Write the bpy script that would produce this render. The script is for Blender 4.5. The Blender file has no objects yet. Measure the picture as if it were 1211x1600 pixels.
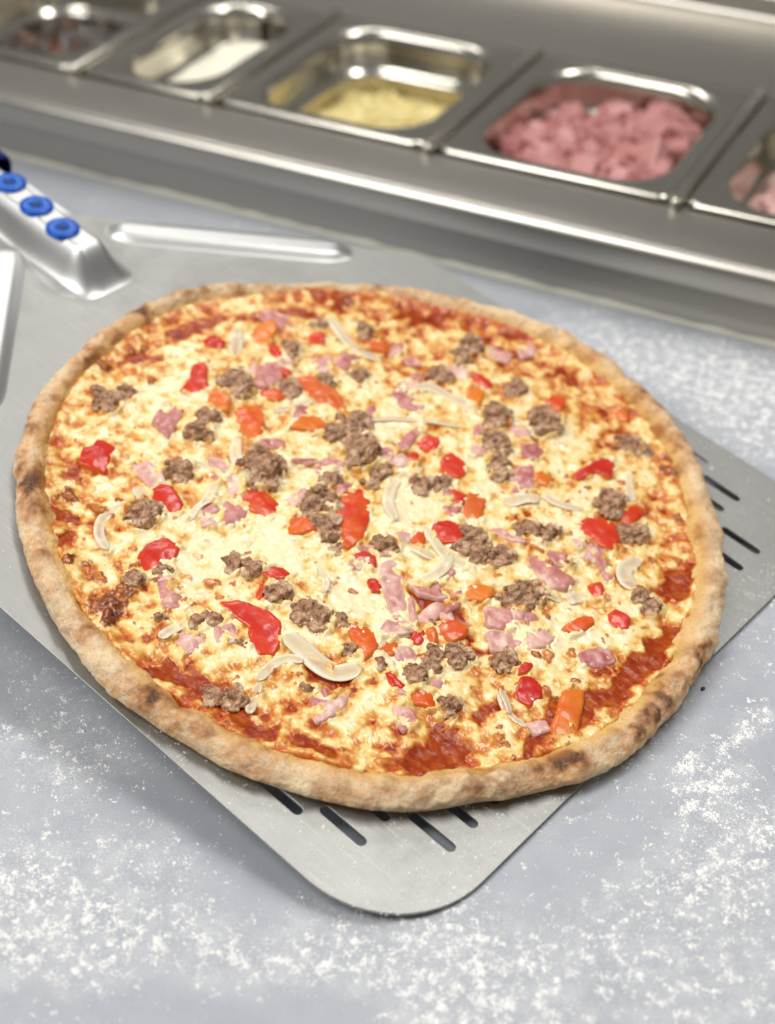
import bpy, bmesh, math, random
import numpy as np
from mathutils import Matrix, Vector
from mathutils.geometry import delaunay_2d_cdt

random.seed(7)
rng = np.random.default_rng(11)
scene = bpy.context.scene
COL = scene.collection

# ------------------------------------------------------------------ camera
F_PX, PITCH = 2400.0, math.radians(38.2)          # focal length in photo pixels (1211 x 1600)
CAM_H = 0.4656
cam_d = bpy.data.cameras.new('camera')
cam = bpy.data.objects.new('camera', cam_d)
COL.objects.link(cam)
cam.location = (0, 0, CAM_H)
cam.rotation_euler = (math.pi / 2 - PITCH, 0, 0)
cam_d.sensor_fit = 'VERTICAL'
cam_d.sensor_height = 36.0
cam_d.sensor_width = 27.25
cam_d.lens = 36.0 * F_PX / 1600.0
cam_d.clip_start = 0.01
cam_d.clip_end = 100
cam_d.dof.use_dof = True
cam_d.dof.focus_distance = 0.63
cam_d.dof.aperture_fstop = 5.6
scene.camera = cam
scene.render.resolution_x, scene.render.resolution_y = 775, 1024

# ------------------------------------------------------------------ world, ceiling lamps and an added fill lamp
world = bpy.data.worlds.new('World')
scene.world = world
world.use_nodes = True
bg = world.node_tree.nodes['Background']
bg.inputs[0].default_value = (1.0, 0.98, 0.95, 1)
bg.inputs[1].default_value = 0.20


def lamp(name, loc, sx, sy, energy, target, col=(1, 0.985, 0.955)):
    l = bpy.data.lights.new(name, 'AREA')
    l.shape = 'RECTANGLE'
    l.size, l.size_y = sx, sy
    l.energy = energy
    l.color = col
    o = bpy.data.objects.new(name, l)
    COL.objects.link(o)
    o.location = loc
    o.rotation_euler = (Vector(target) - Vector(loc)).to_track_quat('-Z', 'Y').to_euler()
    return o


lamp('area_lamp', (0.65, 0.90, 1.9), 1.2, 0.35, 19, (0.1, 0.6, 0))
lamp('area_lamp', (-0.35, 2.35, 1.9), 1.2, 0.30, 12, (-0.1, 0.8, 0))
lamp('area_lamp', (-1.15, 0.15, 1.6), 0.6, 1.4, 28, (0.0, 0.5, 0))  # no ceiling lamp: fill added on the left to lighten the peel's shadow
vs = scene.view_settings
vs.view_transform = 'Standard'
vs.look = 'None'
vs.gamma = 1
vs.use_curve_mapping = False
vs.exposure = 0.09

# ------------------------------------------------------------------ pixel -> place helpers
CAM = np.array([0, 0, CAM_H])
fw = np.array([0, math.cos(PITCH), -math.sin(PITCH)])
upv = np.array([0, math.sin(PITCH), math.cos(PITCH)])
rtv = np.array([1.0, 0, 0])


def ray(x, y):
    return (x - 605.5) / F_PX * rtv + (800 - y) / F_PX * upv + fw


def on_z(x, y, z=0.0):
    d = ray(x, y)
    return CAM + d * ((z - CAM_H) / d[2])


# the peel leans: handle end raised, front corner on the worktop
YP, TA = math.radians(-41.1), math.radians(-10.6)
UA = np.array([math.cos(YP) * math.cos(TA), math.sin(YP) * math.cos(TA), math.sin(TA)])
UB = np.array([-math.sin(YP), math.cos(YP), 0.0])
UN = np.cross(UA, UB)
O = np.array([-0.0045, 0.5557, 0.0308])           # blade top under the pizza's centre
PEEL_M = Matrix(((UA[0], UB[0], UN[0], O[0]), (UA[1], UB[1], UN[1], O[1]), (UA[2], UB[2], UN[2], O[2]), (0, 0, 0, 1)))


def on_p(x, y, off=0.0):
    d = ray(x, y)
    t = ((O + UN * off - CAM) @ UN) / (d @ UN)
    p = CAM + d * t - O
    return np.array([p @ UA, p @ UB])


# rail frame (u along the rail to the right, v away from the worktop)
RY = math.radians(-27.2)
RU = np.array([math.cos(RY), math.sin(RY), 0])
RV = np.array([-math.sin(RY), math.cos(RY), 0])
RO = np.array([0.0, 0.8566, 0.0])
RAIL_M = Matrix(((RU[0], RV[0], 0, RO[0]), (RU[1], RV[1], 0, RO[1]), (0, 0, 1, 0), (0, 0, 0, 1)))


def on_r(x, y, z):
    p = on_z(x, y, z) - RO
    return np.array([p @ RU, p @ RV])


# ------------------------------------------------------------------ noise
PERM = rng.permutation(256)
PERM = np.concatenate([PERM, PERM, PERM])
G3 = rng.normal(size=(256, 3))
G3 /= np.linalg.norm(G3, axis=1)[:, None]


def perlin(x, y, z=0.0):
    x, y, z = np.broadcast_arrays(np.asarray(x, float), np.asarray(y, float), np.asarray(z, float))
    xi, yi, zi = np.floor(x).astype(int), np.floor(y).astype(int), np.floor(z).astype(int)
    xf, yf, zf = x - xi, y - yi, z - zi
    fade = lambda t: t * t * t * (t * (t * 6 - 15) + 10)
    u, v, w = fade(xf), fade(yf), fade(zf)
    r = 0
    for dx in (0, 1):
        for dy in (0, 1):
            for dz in (0, 1):
                h = PERM[PERM[PERM[(xi + dx) & 255] + ((yi + dy) & 255)] + ((zi + dz) & 255)]
                g = G3[h]
                dot = g[..., 0] * (xf - dx) + g[..., 1] * (yf - dy) + g[..., 2] * (zf - dz)
                r = r + dot * (u if dx else 1 - u) * (v if dy else 1 - v) * (w if dz else 1 - w)
    return r * 1.6


def fbm(x, y, scale, oct=4, seed=0.0, z=0.0, gain=0.5):
    a, s, r, tot = 1.0, 1.0 / scale, 0, 0
    for i in range(oct):
        r = r + a * perlin(np.asarray(x) * s + seed * 7.31 + i * 17.1, np.asarray(y) * s - seed * 3.7 + i * 5.3, np.asarray(z) * s + seed * 1.9)
        tot += a
        a *= gain
        s *= 2.03
    return r / tot * 1.9


def sstep(a, b, x):
    t = np.clip((x - a) / (b - a), 0, 1)
    return t * t * (3 - 2 * t)


def lin(r, g, b):
    f = lambda c: ((c / 255 + 0.055) / 1.055) ** 2.4 if c > 10 else c / 255 / 12.92
    return np.array([f(r), f(g), f(b)])


# ------------------------------------------------------------------ object helpers
def mesh_obj(name, verts, faces, mat, parent=None, smooth=True, attrs=None):
    me = bpy.data.meshes.new(name)
    if isinstance(verts, np.ndarray):
        verts = verts.tolist()
    if isinstance(faces, np.ndarray):
        faces = faces.tolist()
    me.from_pydata(verts, [], faces)
    if smooth:
        me.polygons.foreach_set('use_smooth', np.ones(len(me.polygons), bool))
    for k, arr in (attrs or {}).items():
        arr = np.asarray(arr, np.float32)
        if arr.ndim == 2:
            at = me.attributes.new(k, 'FLOAT_COLOR', 'POINT')
            c4 = np.ones((len(arr), 4), np.float32)
            c4[:, :3] = arr
            at.data.foreach_set('color', c4.ravel())
        else:
            at = me.attributes.new(k, 'FLOAT', 'POINT')
            at.data.foreach_set('value', arr)
    me.materials.append(mat)
    me.update()
    return link(name, me, parent)


def link(name, me, parent=None):
    o = bpy.data.objects.new(name, me)
    COL.objects.link(o)
    if parent is not None:
        o.parent = parent
    return o


def empty(name, mat4, label, cat, group=None):
    o = bpy.data.objects.new(name, None)
    o.empty_display_size = 0.02
    COL.objects.link(o)
    o.matrix_world = mat4
    tag(o, label, cat, group)
    return o


def tag(o, label=None, cat=None, group=None, kind=None):
    if label: o['label'] = label
    if cat: o['category'] = cat
    if group: o['group'] = group
    if kind: o['kind'] = kind
    return o


def bm_obj(name, bm, mat, parent=None, smooth=True):
    me = bpy.data.meshes.new(name)
    bmesh.ops.recalc_face_normals(bm, faces=bm.faces)
    bm.to_mesh(me)
    bm.free()
    if smooth:
        me.polygons.foreach_set('use_smooth', np.ones(len(me.polygons), bool))
    me.materials.append(mat)
    return link(name, me, parent)


def box_bm(x0, x1, y0, y1, z0, z1, bevel=0.0, seg=2):
    bm = bmesh.new()
    bmesh.ops.create_cube(bm, size=1)
    for v in bm.verts:
        v.co = ((x0 + x1) / 2 + v.co.x * (x1 - x0), (y0 + y1) / 2 + v.co.y * (y1 - y0), (z0 + z1) / 2 + v.co.z * (z1 - z0))
    if bevel:
        bmesh.ops.bevel(bm, geom=bm.edges[:], offset=bevel, segments=seg, profile=0.5, affect='EDGES')
    return bm


def grid_faces(nu, nv, wrap=False):
    """verts indexed i*nv+j ; i in nu rows, j in nv columns"""
    i = np.arange(nu - 1)[:, None]
    j = np.arange(nv if wrap else nv - 1)[None, :]
    jn = (j + 1) % nv
    a = i * nv + j
    b = i * nv + jn
    c = (i + 1) * nv + jn
    d = (i + 1) * nv + j
    return np.stack([a, b, c, d], -1).reshape(-1, 4)


# ------------------------------------------------------------------ materials
class Mat:
    def __init__(self, name, rough=0.5, metal=0.0, col=(0.8, 0.8, 0.8), **kw):
        self.m = bpy.data.materials.new(name)
        self.m.use_nodes = True
        self.nt = self.m.node_tree
        self.b = self.nt.nodes['Principled BSDF']
        self.set('Base Color', col)
        self.set('Roughness', rough)
        self.set('Metallic', metal)
        for k, v in kw.items():
            self.set(k.replace('_', ' '), v)

    def set(self, k, v):
        s = self.b.inputs[k]
        if hasattr(v, 'is_linked'):
            self.nt.links.new(v, s)
        elif s.type == 'RGBA':
            s.default_value = (*v[:3], 1)
        else:
            s.default_value = v

    def node(self, t, **kw):
        n = self.nt.nodes.new(t)
        for k, v in kw.items():
            setattr(n, k, v)
        return n

    def coord(self, kind='Object'):
        if not hasattr(self, '_tc'):
            self._tc = self.node('ShaderNodeTexCoord')
        return self._tc.outputs[kind]

    def noise(self, scale, detail=4, rough=0.5, vec=None, stretch=None, dist=0.0):
        n = self.node('ShaderNodeTexNoise')
        n.inputs['Scale'].default_value = scale
        n.inputs['Detail'].default_value = detail
        n.inputs['Roughness'].default_value = rough
        n.inputs['Distortion'].default_value = dist
        v = vec or self.coord()
        if stretch:
            mp = self.node('ShaderNodeMapping')
            mp.inputs['Scale'].default_value = stretch
            self.nt.links.new(v, mp.inputs[0])
            v = mp.outputs[0]
        self.nt.links.new(v, n.inputs['Vector'])
        return n.outputs['Fac']

    def ramp(self, fac, stops):
        r = self.node('ShaderNodeValToRGB')
        e = r.color_ramp.elements
        while len(e) < len(stops):
            e.new(0.5)
        for el, (p, c) in zip(e, stops):
            el.position = p
            el.color = (*c, 1) if len(c) == 3 else c
        self.nt.links.new(fac, r.inputs[0])
        return r.outputs[0]

    def g(self, v):
        return (v, v, v)

    def mix(self, fac, a, b, mode='MIX'):
        n = self.node('ShaderNodeMix', data_type='RGBA', blend_type=mode)
        for s, v in ((n.inputs[0], fac), (n.inputs[6], a), (n.inputs[7], b)):
            if hasattr(v, 'is_linked'):
                self.nt.links.new(v, s)
            elif s.type == 'RGBA':
                s.default_value = (*v[:3], 1)
            else:
                s.default_value = v
        return n.outputs[2]

    def math(self, op, a, b=0.0):
        n = self.node('ShaderNodeMath', operation=op)
        for s, v in ((n.inputs[0], a), (n.inputs[1], b)):
            if hasattr(v, 'is_linked'):
                self.nt.links.new(v, s)
            else:
                s.default_value = v
        return n.outputs[0]

    def attr(self, name, out='Color'):
        n = self.node('ShaderNodeAttribute', attribute_name=name)
        return n.outputs[out]

    def bump(self, h, dist=0.001, strength=1.0):
        n = self.node('ShaderNodeBump')
        n.inputs['Strength'].default_value = strength
        n.inputs['Distance'].default_value = dist
        self.nt.links.new(h, n.inputs['Height'])
        self.set('Normal', n.outputs[0])


# worktop: blue-grey slab with a thin film of flour dust
WT = Mat('worktop_slab', rough=0.42)
n1 = WT.noise(6, 5, 0.6)
n2 = WT.noise(45, 4, 0.6)
c = WT.ramp(n1, [(0.3, (0.32, 0.345, 0.39)), (0.7, (0.40, 0.417, 0.452))])
c = WT.mix(0.35, c, WT.ramp(n2, [(0.35, (0.33, 0.352, 0.395)), (0.7, (0.42, 0.437, 0.475))]))
dust = WT.noise(1500, 3, 0.7)
dreg = WT.attr('dust', 'Fac')
dm = WT.math('MULTIPLY', WT.ramp(dust, [(0.50, (0, 0, 0)), (0.70, (0.8, 0.8, 0.8))]), dreg)
film_ = WT.math('MULTIPLY', dreg, WT.ramp(WT.noise(70, 6, 0.75), [(0.42, (0.0, 0.0, 0.0)), (0.72, (0.40, 0.40, 0.40))]))
c = WT.mix(film_, c, (0.80, 0.80, 0.79))
c = WT.mix(dm, c, (0.82, 0.82, 0.80))
WT.set('Base Color', c)
WT.set('Roughness', WT.math('ADD', WT.math('MULTIPLY', dreg, 0.25), 0.36))
WT.bump(WT.noise(1500, 2), 0.0001, 0.25)

FL = Mat('flour', rough=0.95, col=(0.86, 0.86, 0.84), Specular_IOR_Level=0.15)


def steel(name, col, rough, stretch=(2, 90, 90), amt=0.08):
    m = Mat(name, metal=1.0, rough=rough, col=col)
    n = m.noise(14, 4, 0.65, stretch=stretch)
    m.set('Roughness', m.math('ADD', m.math('MULTIPLY', n, amt * 2), rough - amt))
    sm = m.noise(9, 4, 0.6)
    m.set('Base Color', m.mix(sm, tuple(x * 0.9 for x in col), tuple(min(1, x * 1.05) for x in col)))
    m.bump(n, 0.0001, 0.12)
    return m


RAIL = steel('brushed_stainless', (0.48, 0.455, 0.41), 0.32)
PANM = steel('pan_stainless', (0.58, 0.55, 0.48), 0.20, (20, 20, 20), 0.04)
DARK = Mat('dark_cavity', rough=0.6, col=(0.03, 0.028, 0.025))
CAULK = Mat('sealant', rough=0.7, col=(0.58, 0.56, 0.48))

PEEL = Mat('peel_aluminium', metal=1.0, rough=0.45)
n = PEEL.noise(30, 5, 0.65)
sc = PEEL.noise(60, 4, 0.7, stretch=(1, 22, 1))
fine = PEEL.noise(2600, 2, 0.6)
c = PEEL.mix(n, (0.30, 0.30, 0.285), (0.40, 0.395, 0.375))
c = PEEL.mix(PEEL.ramp(sc, [(0.50, (0, 0, 0)), (0.75, (0.5, 0.5, 0.5))]), c, (0.24, 0.24, 0.235))
c = PEEL.mix(PEEL.ramp(fine, [(0.4, (0, 0, 0)), (0.8, (0.6, 0.6, 0.6))]), c, (0.45, 0.445, 0.43))
st_ = PEEL.noise(11, 6, 0.7, dist=0.6)
c = PEEL.mix(PEEL.ramp(st_, [(0.52, (0, 0, 0)), (0.72, (0.55, 0.55, 0.55))]), c, (0.20, 0.19, 0.175))
scr = PEEL.noise(24, 3, 0.6, stretch=(1.2, 60, 1))
c = PEEL.mix(PEEL.ramp(scr, [(0.60, (0, 0, 0)), (0.68, (0.6, 0.6, 0.6))]), c, (0.52, 0.51, 0.49))
PEEL.set('Base Color', c)
PEEL.set('Roughness', PEEL.math('ADD', PEEL.math('MULTIPLY', n, 0.2), 0.42))
PEEL.bump(fine, 0.00012, 0.35)
PEELD = Mat('peel_pressed_aluminium', metal=1.0, rough=0.42, col=(0.52, 0.52, 0.51))
PEELD.bump(PEELD.noise(900, 2), 0.0001, 0.2)
BLUE = Mat('blue_rivet', rough=0.28, Specular_IOR_Level=0.25, col=(0.001, 0.085, 0.45))
NAVY = Mat('navy_handle', rough=0.35, col=(0.004, 0.008, 0.14))

# dough
CR = Mat('baked_dough', rough=0.75, Subsurface_Weight=0.12, Subsurface_Scale=0.004)
CR.set('Subsurface Radius', (1.0, 0.6, 0.3))
base = CR.attr('col')
gr = CR.noise(1150, 4, 0.7)
gr2 = CR.noise(330, 4, 0.7)
c = CR.mix(CR.ramp(gr, [(0.36, (0.6, 0.6, 0.6)), (0.48, (0, 0, 0))]), base, (0.46, 0.25, 0.11))
fl = CR.math('MULTIPLY', CR.ramp(gr2, [(0.45, (0, 0, 0)), (0.72, (1, 1, 1))]), CR.attr('flour', 'Fac'))
c = CR.mix(fl, c, (0.82, 0.70, 0.52))
CR.set('Base Color', c)
CR.bump(CR.math('ADD', CR.math('MULTIPLY', gr, 0.6), gr2), 0.0014, 0.85)

SA = Mat('tomato_sauce', rough=0.24, Specular_IOR_Level=0.22)
SA.set('Base Color', SA.ramp(SA.noise(160, 5, 0.65), [(0.3, (0.19, 0.012, 0.002)), (0.52, (0.33, 0.042, 0.004)), (0.72, (0.47, 0.13, 0.012))]))
SA.bump(SA.noise(260, 3, 0.5), 0.0009, 0.4)

CH = Mat('melted_cheese', rough=0.3, Specular_IOR_Level=0.25, Subsurface_Weight=0.12, Subsurface_Scale=0.0015, Coat_Weight=0.40, Coat_Roughness=0.10)
CH.set('Subsurface Radius', (1.0, 0.7, 0.3))
cc = CH.attr('col')
dn = CH.noise(1100, 3, 0.65)
c = CH.mix(CH.ramp(dn, [(0.30, (0.35, 0.35, 0.35)), (0.45, (0, 0, 0))]), cc, CH.mix(1.0, cc, (0.86, 0.62, 0.34), 'MULTIPLY'))
c = CH.mix(CH.ramp(dn, [(0.58, (0, 0, 0)), (0.75, (0.2, 0.2, 0.2))]), c, (0.88, 0.76, 0.50))
CH.set('Base Color', c)
CH.set('Roughness', CH.ramp(CH.noise(300, 3), [(0.3, CH.g(0.22)), (0.7, CH.g(0.42))]))
CH.bump(CH.math('ADD', CH.noise(330, 2, 0.5), CH.math('MULTIPLY', dn, 0.08)), 0.0009, 0.24)


def pepper_mat(name, ca, cb):
    m = Mat(name, rough=0.30, Specular_IOR_Level=0.35, Subsurface_Weight=0.08, Subsurface_Scale=0.002, Coat_Weight=0.18, Coat_Roughness=0.08)
    oi = m.node('ShaderNodeObjectInfo')
    n = m.noise(95, 3, 0.5)
    f = m.math('ADD', n, m.math('MULTIPLY', m.math('SUBTRACT', oi.outputs['Random'], 0.5), 0.35))
    c = m.ramp(f, [(0.3, ca), (0.72, cb)])
    c = m.mix(m.math('MULTIPLY', m.attr('cut', 'Fac'), 0.75), c, (0.72, 0.20, 0.02))
    m.set('Base Color', c)
    m.bump(m.noise(260, 3, 0.55), 0.0005, 0.3)
    return m.m


PEP = {'r': pepper_mat('red_pepper', (0.52, 0.014, 0.006), (0.66, 0.045, 0.010)),
       'm': pepper_mat('orange_red_pepper', (0.60, 0.030, 0.006), (0.72, 0.14, 0.012)),
       'o': pepper_mat('orange_pepper', (0.64, 0.11, 0.010), (0.74, 0.22, 0.02))}


def ham_mat(name, ca, cb, cfat):
    m = Mat(name, rough=0.32, Subsurface_Weight=0.2, Subsurface_Scale=0.003, Coat_Weight=0.2, Coat_Roughness=0.15)
    m.set('Subsurface Radius', (1, 0.4, 0.3))
    oi = m.node('ShaderNodeObjectInfo')
    mp = m.node('ShaderNodeVectorMath', operation='ADD')
    m.nt.links.new(m.coord(), mp.inputs[0])
    m.nt.links.new(oi.outputs['Location'], mp.inputs[1])
    n = m.noise(150, 4, 0.6, stretch=(1, 0.45, 1), vec=mp.outputs[0])
    c = m.ramp(n, [(0.36, ca), (0.56, cb), (0.70, cfat)])
    fat = m.math('MULTIPLY', m.ramp(m.math('ADD', m.attr('across', 'Fac'), m.math('MULTIPLY', m.math('SUBTRACT', n, 0.5), 0.7)), [(0.62, (0, 0, 0)), (0.86, (1, 1, 1))]), oi.outputs['Random'])
    c = m.mix(m.math('MULTIPLY', fat, 0.9), c, cfat)
    c = m.mix(m.math('MULTIPLY', m.attr('cut', 'Fac'), 0.45), c, cfat)
    m.set('Base Color', c)
    m.bump(m.noise(800, 3, 0.6), 0.0006, 0.35)
    return m.m


HAM = {'h': ham_mat('smoked_ham', (0.44, 0.125, 0.115), (0.58, 0.235, 0.20), (0.78, 0.50, 0.40)),
       'p': ham_mat('pale_ham', (0.57, 0.25, 0.215), (0.69, 0.39, 0.32), (0.82, 0.62, 0.50)),
       'd': ham_mat('dark_ham', (0.38, 0.085, 0.09), (0.52, 0.18, 0.165), (0.70, 0.40, 0.33))}

SG = Mat('sausage_meat', rough=0.45, Specular_IOR_Level=0.25, Coat_Weight=0.38, Coat_Roughness=0.10)
n = SG.noise(150, 5, 0.8)
c = SG.ramp(n, [(0.38, (0.11, 0.042, 0.018)), (0.46, (0.34, 0.165, 0.080)), (0.53, (0.48, 0.275, 0.155)), (0.62, (0.70, 0.48, 0.31))])
pep = SG.noise(620, 2, 0.5)
c = SG.mix(SG.ramp(pep, [(0.66, (0, 0, 0)), (0.72, (0.9, 0.9, 0.9))]), c, (0.03, 0.02, 0.015))
SG.set('Base Color', c)
SG.bump(SG.noise(560, 4, 0.7), 0.0013, 0.7)

ON = Mat('cooked_onion', rough=0.25, Specular_IOR_Level=0.3, Coat_Weight=0.35, Coat_Roughness=0.08)
ON.set('Subsurface Radius', (1, 0.9, 0.6))
oi = ON.node('ShaderNodeObjectInfo')
n = ON.noise(60, 4, 0.6, stretch=(1, 1, 1))
c = ON.ramp(n, [(0.3, (0.82, 0.71, 0.47)), (0.55, (0.87, 0.80, 0.62)), (0.75, (0.90, 0.85, 0.72))])
ac = ON.attr('across', 'Fac')
vein = ON.math('SINE', ON.math('MULTIPLY', ON.math('ADD', ac, ON.math('MULTIPLY', n, 0.25)), 34.0))
c = ON.mix(ON.ramp(vein, [(0.35, (0.22, 0.22, 0.22)), (0.8, (0, 0, 0))]), c, (0.70, 0.55, 0.30))
mid = ON.ramp(ac, [(0.08, (0, 0, 0)), (0.4, (0.6, 0.6, 0.6)), (0.6, (0.6, 0.6, 0.6)), (0.95, (0, 0, 0))])
c = ON.mix(ON.math('MULTIPLY', mid, ON.math('MULTIPLY', n, 0.9)), c, (0.90, 0.76, 0.42))
ON.set('Alpha', ON.math('SUBTRACT', 0.88, ON.math('MULTIPLY', mid, ON.math('MULTIPLY', n, 1.2))))
ON.set('Base Color', ON.mix(ON.math('MULTIPLY', oi.outputs['Random'], 0.22), c, (0.86, 0.64, 0.52)))
ON.bump(ON.noise(350, 2), 0.0005, 0.2)

COLDHAM = Mat('diced_ham', rough=0.4, Subsurface_Weight=0.2, Subsurface_Scale=0.003)
oi = COLDHAM.node('ShaderNodeObjectInfo')
COLDHAM.set('Base Color', COLDHAM.mix(oi.outputs['Random'], (0.40, 0.15, 0.145), (0.58, 0.28, 0.26)))
PALEHAM = Mat('diced_pale_meat', rough=0.4, Subsurface_Weight=0.2, Subsurface_Scale=0.003)
oi = PALEHAM.node('ShaderNodeObjectInfo')
PALEHAM.set('Base Color', PALEHAM.mix(oi.outputs['Random'], (0.52, 0.26, 0.24), (0.74, 0.55, 0.50)))
GRATED = Mat('grated_cheese', rough=0.5, Subsurface_Weight=0.2, Subsurface_Scale=0.003)
GRATED.set('Base Color', GRATED.ramp(GRATED.noise(200, 3), [(0.3, (0.88, 0.72, 0.30)), (0.7, (0.94, 0.83, 0.48))]))
CREAM = Mat('white_sauce', rough=0.3, col=(0.86, 0.82, 0.68), Subsurface_Weight=0.3, Subsurface_Scale=0.004)
BROWN = Mat('dark_stew', rough=0.3)
BROWN.set('Base Color', BROWN.ramp(BROWN.noise(45, 3), [(0.4, (0.012, 0.007, 0.005)), (0.62, (0.035, 0.014, 0.007)), (0.78, (0.20, 0.06, 0.016))]))

# ------------------------------------------------------------------ worktop


def seg_dist(px, py, pts):
    d = np.full(np.shape(px), 1e9)
    pts = [np.asarray(p) for p in pts]
    if len(pts) == 1:
        return np.hypot(px - pts[0][0], py - pts[0][1])
    for p, q in zip(pts[:-1], pts[1:]):
        e = q - p
        t = np.clip(((px - p[0]) * e[0] + (py - p[1]) * e[1]) / (e @ e + 1e-12), 0, 1)
        d = np.minimum(d, np.hypot(px - p[0] - t * e[0], py - p[1] - t * e[1]))
    return d


# flour patches: (photo polyline, soft radius in m, density)
FLOUR = [([(40, 1440), (120, 1460), (190, 1475)], 0.026, 1.5), ([(0, 1500), (60, 1490)], 0.02, 1.2),
         ([(350, 1495), (450, 1500), (540, 1510)], 0.011, 1.6), ([(740, 1490), (760, 1540)], 0.022, 1.7),
         ([(700, 1590), (760, 1560)], 0.03, 1.1), ([(1150, 1560), (1080, 1530)], 0.04, 0.8),
         ([(1100, 1380), (1130, 1372)], 0.012, 2.2), ([(1120, 1165), (1150, 1155), (1180, 1130), (1200, 1115)], 0.0045, 3.0),
         ([(1080, 1205), (1085, 1255)], 0.0055, 2.4), ([(1100, 1205), (1130, 1265)], 0.006, 2.4),
         ([(1160, 1245), (1130, 1215)], 0.012, 0.8), ([(1190, 1300), (1211, 1295)], 0.009, 1.4),
         ([(1090, 1340), (1160, 1320)], 0.022, 0.7), ([(950, 1420), (920, 1450)], 0.024, 0.7),
         ([(60, 1160), (130, 1200), (180, 1205)], 0.018, 0.55), ([(20, 1050), (120, 1120)], 0.03, 0.35),
         ([(375, 1350), (372, 1345)], 0.004, 1.8), ([(250, 1330), (200, 1290)], 0.03, 0.35),
         ([(10, 1350), (15, 1400)], 0.02, 0.8), ([(250, 1310), (280, 1320)], 0.01, 0.9),
         ([(1000, 590), (1100, 600), (1180, 580)], 0.035, 1.0), ([(1150, 640), (1200, 690)], 0.02, 1.3),
         ([(1000, 560), (950, 540)], 0.03, 0.6), ([(900, 520), (880, 490)], 0.02, 0.4),
         ([(1110, 570), (1200, 610)], 0.02, 0.9), ([(640, 1480), (560, 1460)], 0.03, 0.5),
         ([(860, 1310), (900, 1290)], 0.02, 0.5), ([(1050, 1130), (1000, 1190)], 0.03, 0.25),
         ([(1180, 930), (1200, 1010)], 0.03, 0.3)]


def flour_density(x, y):
    d = 0.02 + 0 * x
    wx = x + 0.006 * fbm(x, y, 0.02, 3, 5)
    wy = y + 0.006 * fbm(x, y, 0.02, 3, 9)
    for pts, r, a in FLOUR:
        P = [on_z(*p)[:2] for p in pts]
        d = d + 1.35 * a * np.exp(-(seg_dist(wx, wy, P) / r) ** 2)
    big = sstep(-0.35, 0.55, fbm(x, y, 0.06, 4, 3))
    near = sstep(0.55, 0.40, y)
    d = d + 0.11 * big * (0.35 + near)
    # the wiped bare bands in the foreground
    for pts, r in (([(0, 1560), (300, 1570), (560, 1590)], 0.013), ([(200, 1230), (330, 1300), (420, 1380)], 0.016), ([(940, 1300), (830, 1400)], 0.022)):
        P = [on_z(*p)[:2] for p in pts]
        d = d * (1 - 0.8 * np.exp(-(seg_dist(wx, wy, P) / r) ** 2))
    return d


gu = np.linspace(-0.62, 0.62, 320)
gv = np.linspace(-0.95, 0.004, 320)
GU, GV = np.meshgrid(gu, gv, indexing='ij')
X = RO[0] + GU * RU[0] + GV * RV[0]
Y = RO[1] + GU * RU[1] + GV * RV[1]
dd = flour_density(X.ravel(), Y.ravel())
top = mesh_obj('worktop', np.c_[X.ravel(), Y.ravel(), np.zeros(X.size)], grid_faces(320, 320)[:, ::-1], WT.m, smooth=False,
               attrs={'dust': np.clip(dd * 0.9, 0, 0.85)})
tag(top, 'smooth blue-grey worktop slab dusted with white flour', 'worktop', kind='structure')

# flour grains and clumps: real geometry, far too many to count
OCT_V = np.array([(1, 0, 0), (0, 1, 0), (-1, 0, 0), (0, -1, 0), (0, 0, 1.0)])
OCT_F = np.array([(0, 1, 4), (1, 2, 4), (2, 3, 4), (3, 0, 4)])


def grains(px, py, size, hz=0.6, z=0.0):
    n = len(px)
    ang = rng.uniform(0, 6.28, n)
    st = rng.uniform(0.6, 1.4, n)
    ca, sa = np.cos(ang), np.sin(ang)
    v = OCT_V[None] * (1 + 0.45 * rng.uniform(-1, 1, (n, 5, 3)))
    x = v[..., 0] * size[:, None] * st[:, None]
    y = v[..., 1] * size[:, None] / st[:, None]
    V = np.stack([px[:, None] + x * ca[:, None] - y * sa[:, None], py[:, None] + x * sa[:, None] + y * ca[:, None],
                  z + np.maximum(v[..., 2], 0) * size[:, None] * hz + 0.00002], -1)
    Fc = OCT_F[None] + (np.arange(n) * 5)[:, None, None]
    return V.reshape(-1, 3), Fc.reshape(-1, 3)


N = 1500000
sx = rng.uniform(-0.32, 0.36, N)
sy = rng.uniform(0.24, 0.95, N)
den = flour_density(sx, sy)
cl = fbm(sx, sy, 0.0055, 4, 21, gain=0.7)
prob = den ** 1.2 * np.exp(4.6 * cl) * 0.12
keep = rng.uniform(0, 1, N) < prob
keep &= ((np.stack([sx, sy], 1) - RO[:2]) @ RV[:2]) < -0.004
sx, sy, cl, den = sx[keep], sy[keep], cl[keep], den[keep]
size = 0.00014 * np.exp(rng.normal(0, 0.5, len(sx)) + 0.75 * np.clip(cl, -1, 1.2) + 0.30 * np.clip(den, 0, 2))
V, Fc = grains(sx, sy, size)
fo = mesh_obj('flour', V, Fc, FL.m, smooth=False)
tag(fo, 'loose white flour scattered in specks and clumps over the worktop', 'flour', kind='stuff')

# a single burnt crumb to the right of the pizza
cp_ = on_z(1098, 1077)
bm = bmesh.new()
bmesh.ops.create_icosphere(bm, subdivisions=2, radius=0.0010)
for v in bm.verts:
    v.co = v.co * (1 + 0.3 * float(perlin(v.co.x * 900, v.co.y * 900, v.co.z * 900 + 3)))
    v.co.z = v.co.z * 0.6 + 0.0006
cr_ = bm_obj('burnt_crumb', bm, DARK.m)
cr_.location = (cp_[0], cp_[1], 0)
tag(cr_, 'tiny black burnt crumb on the worktop, right of the pizza', 'crumb')

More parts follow.
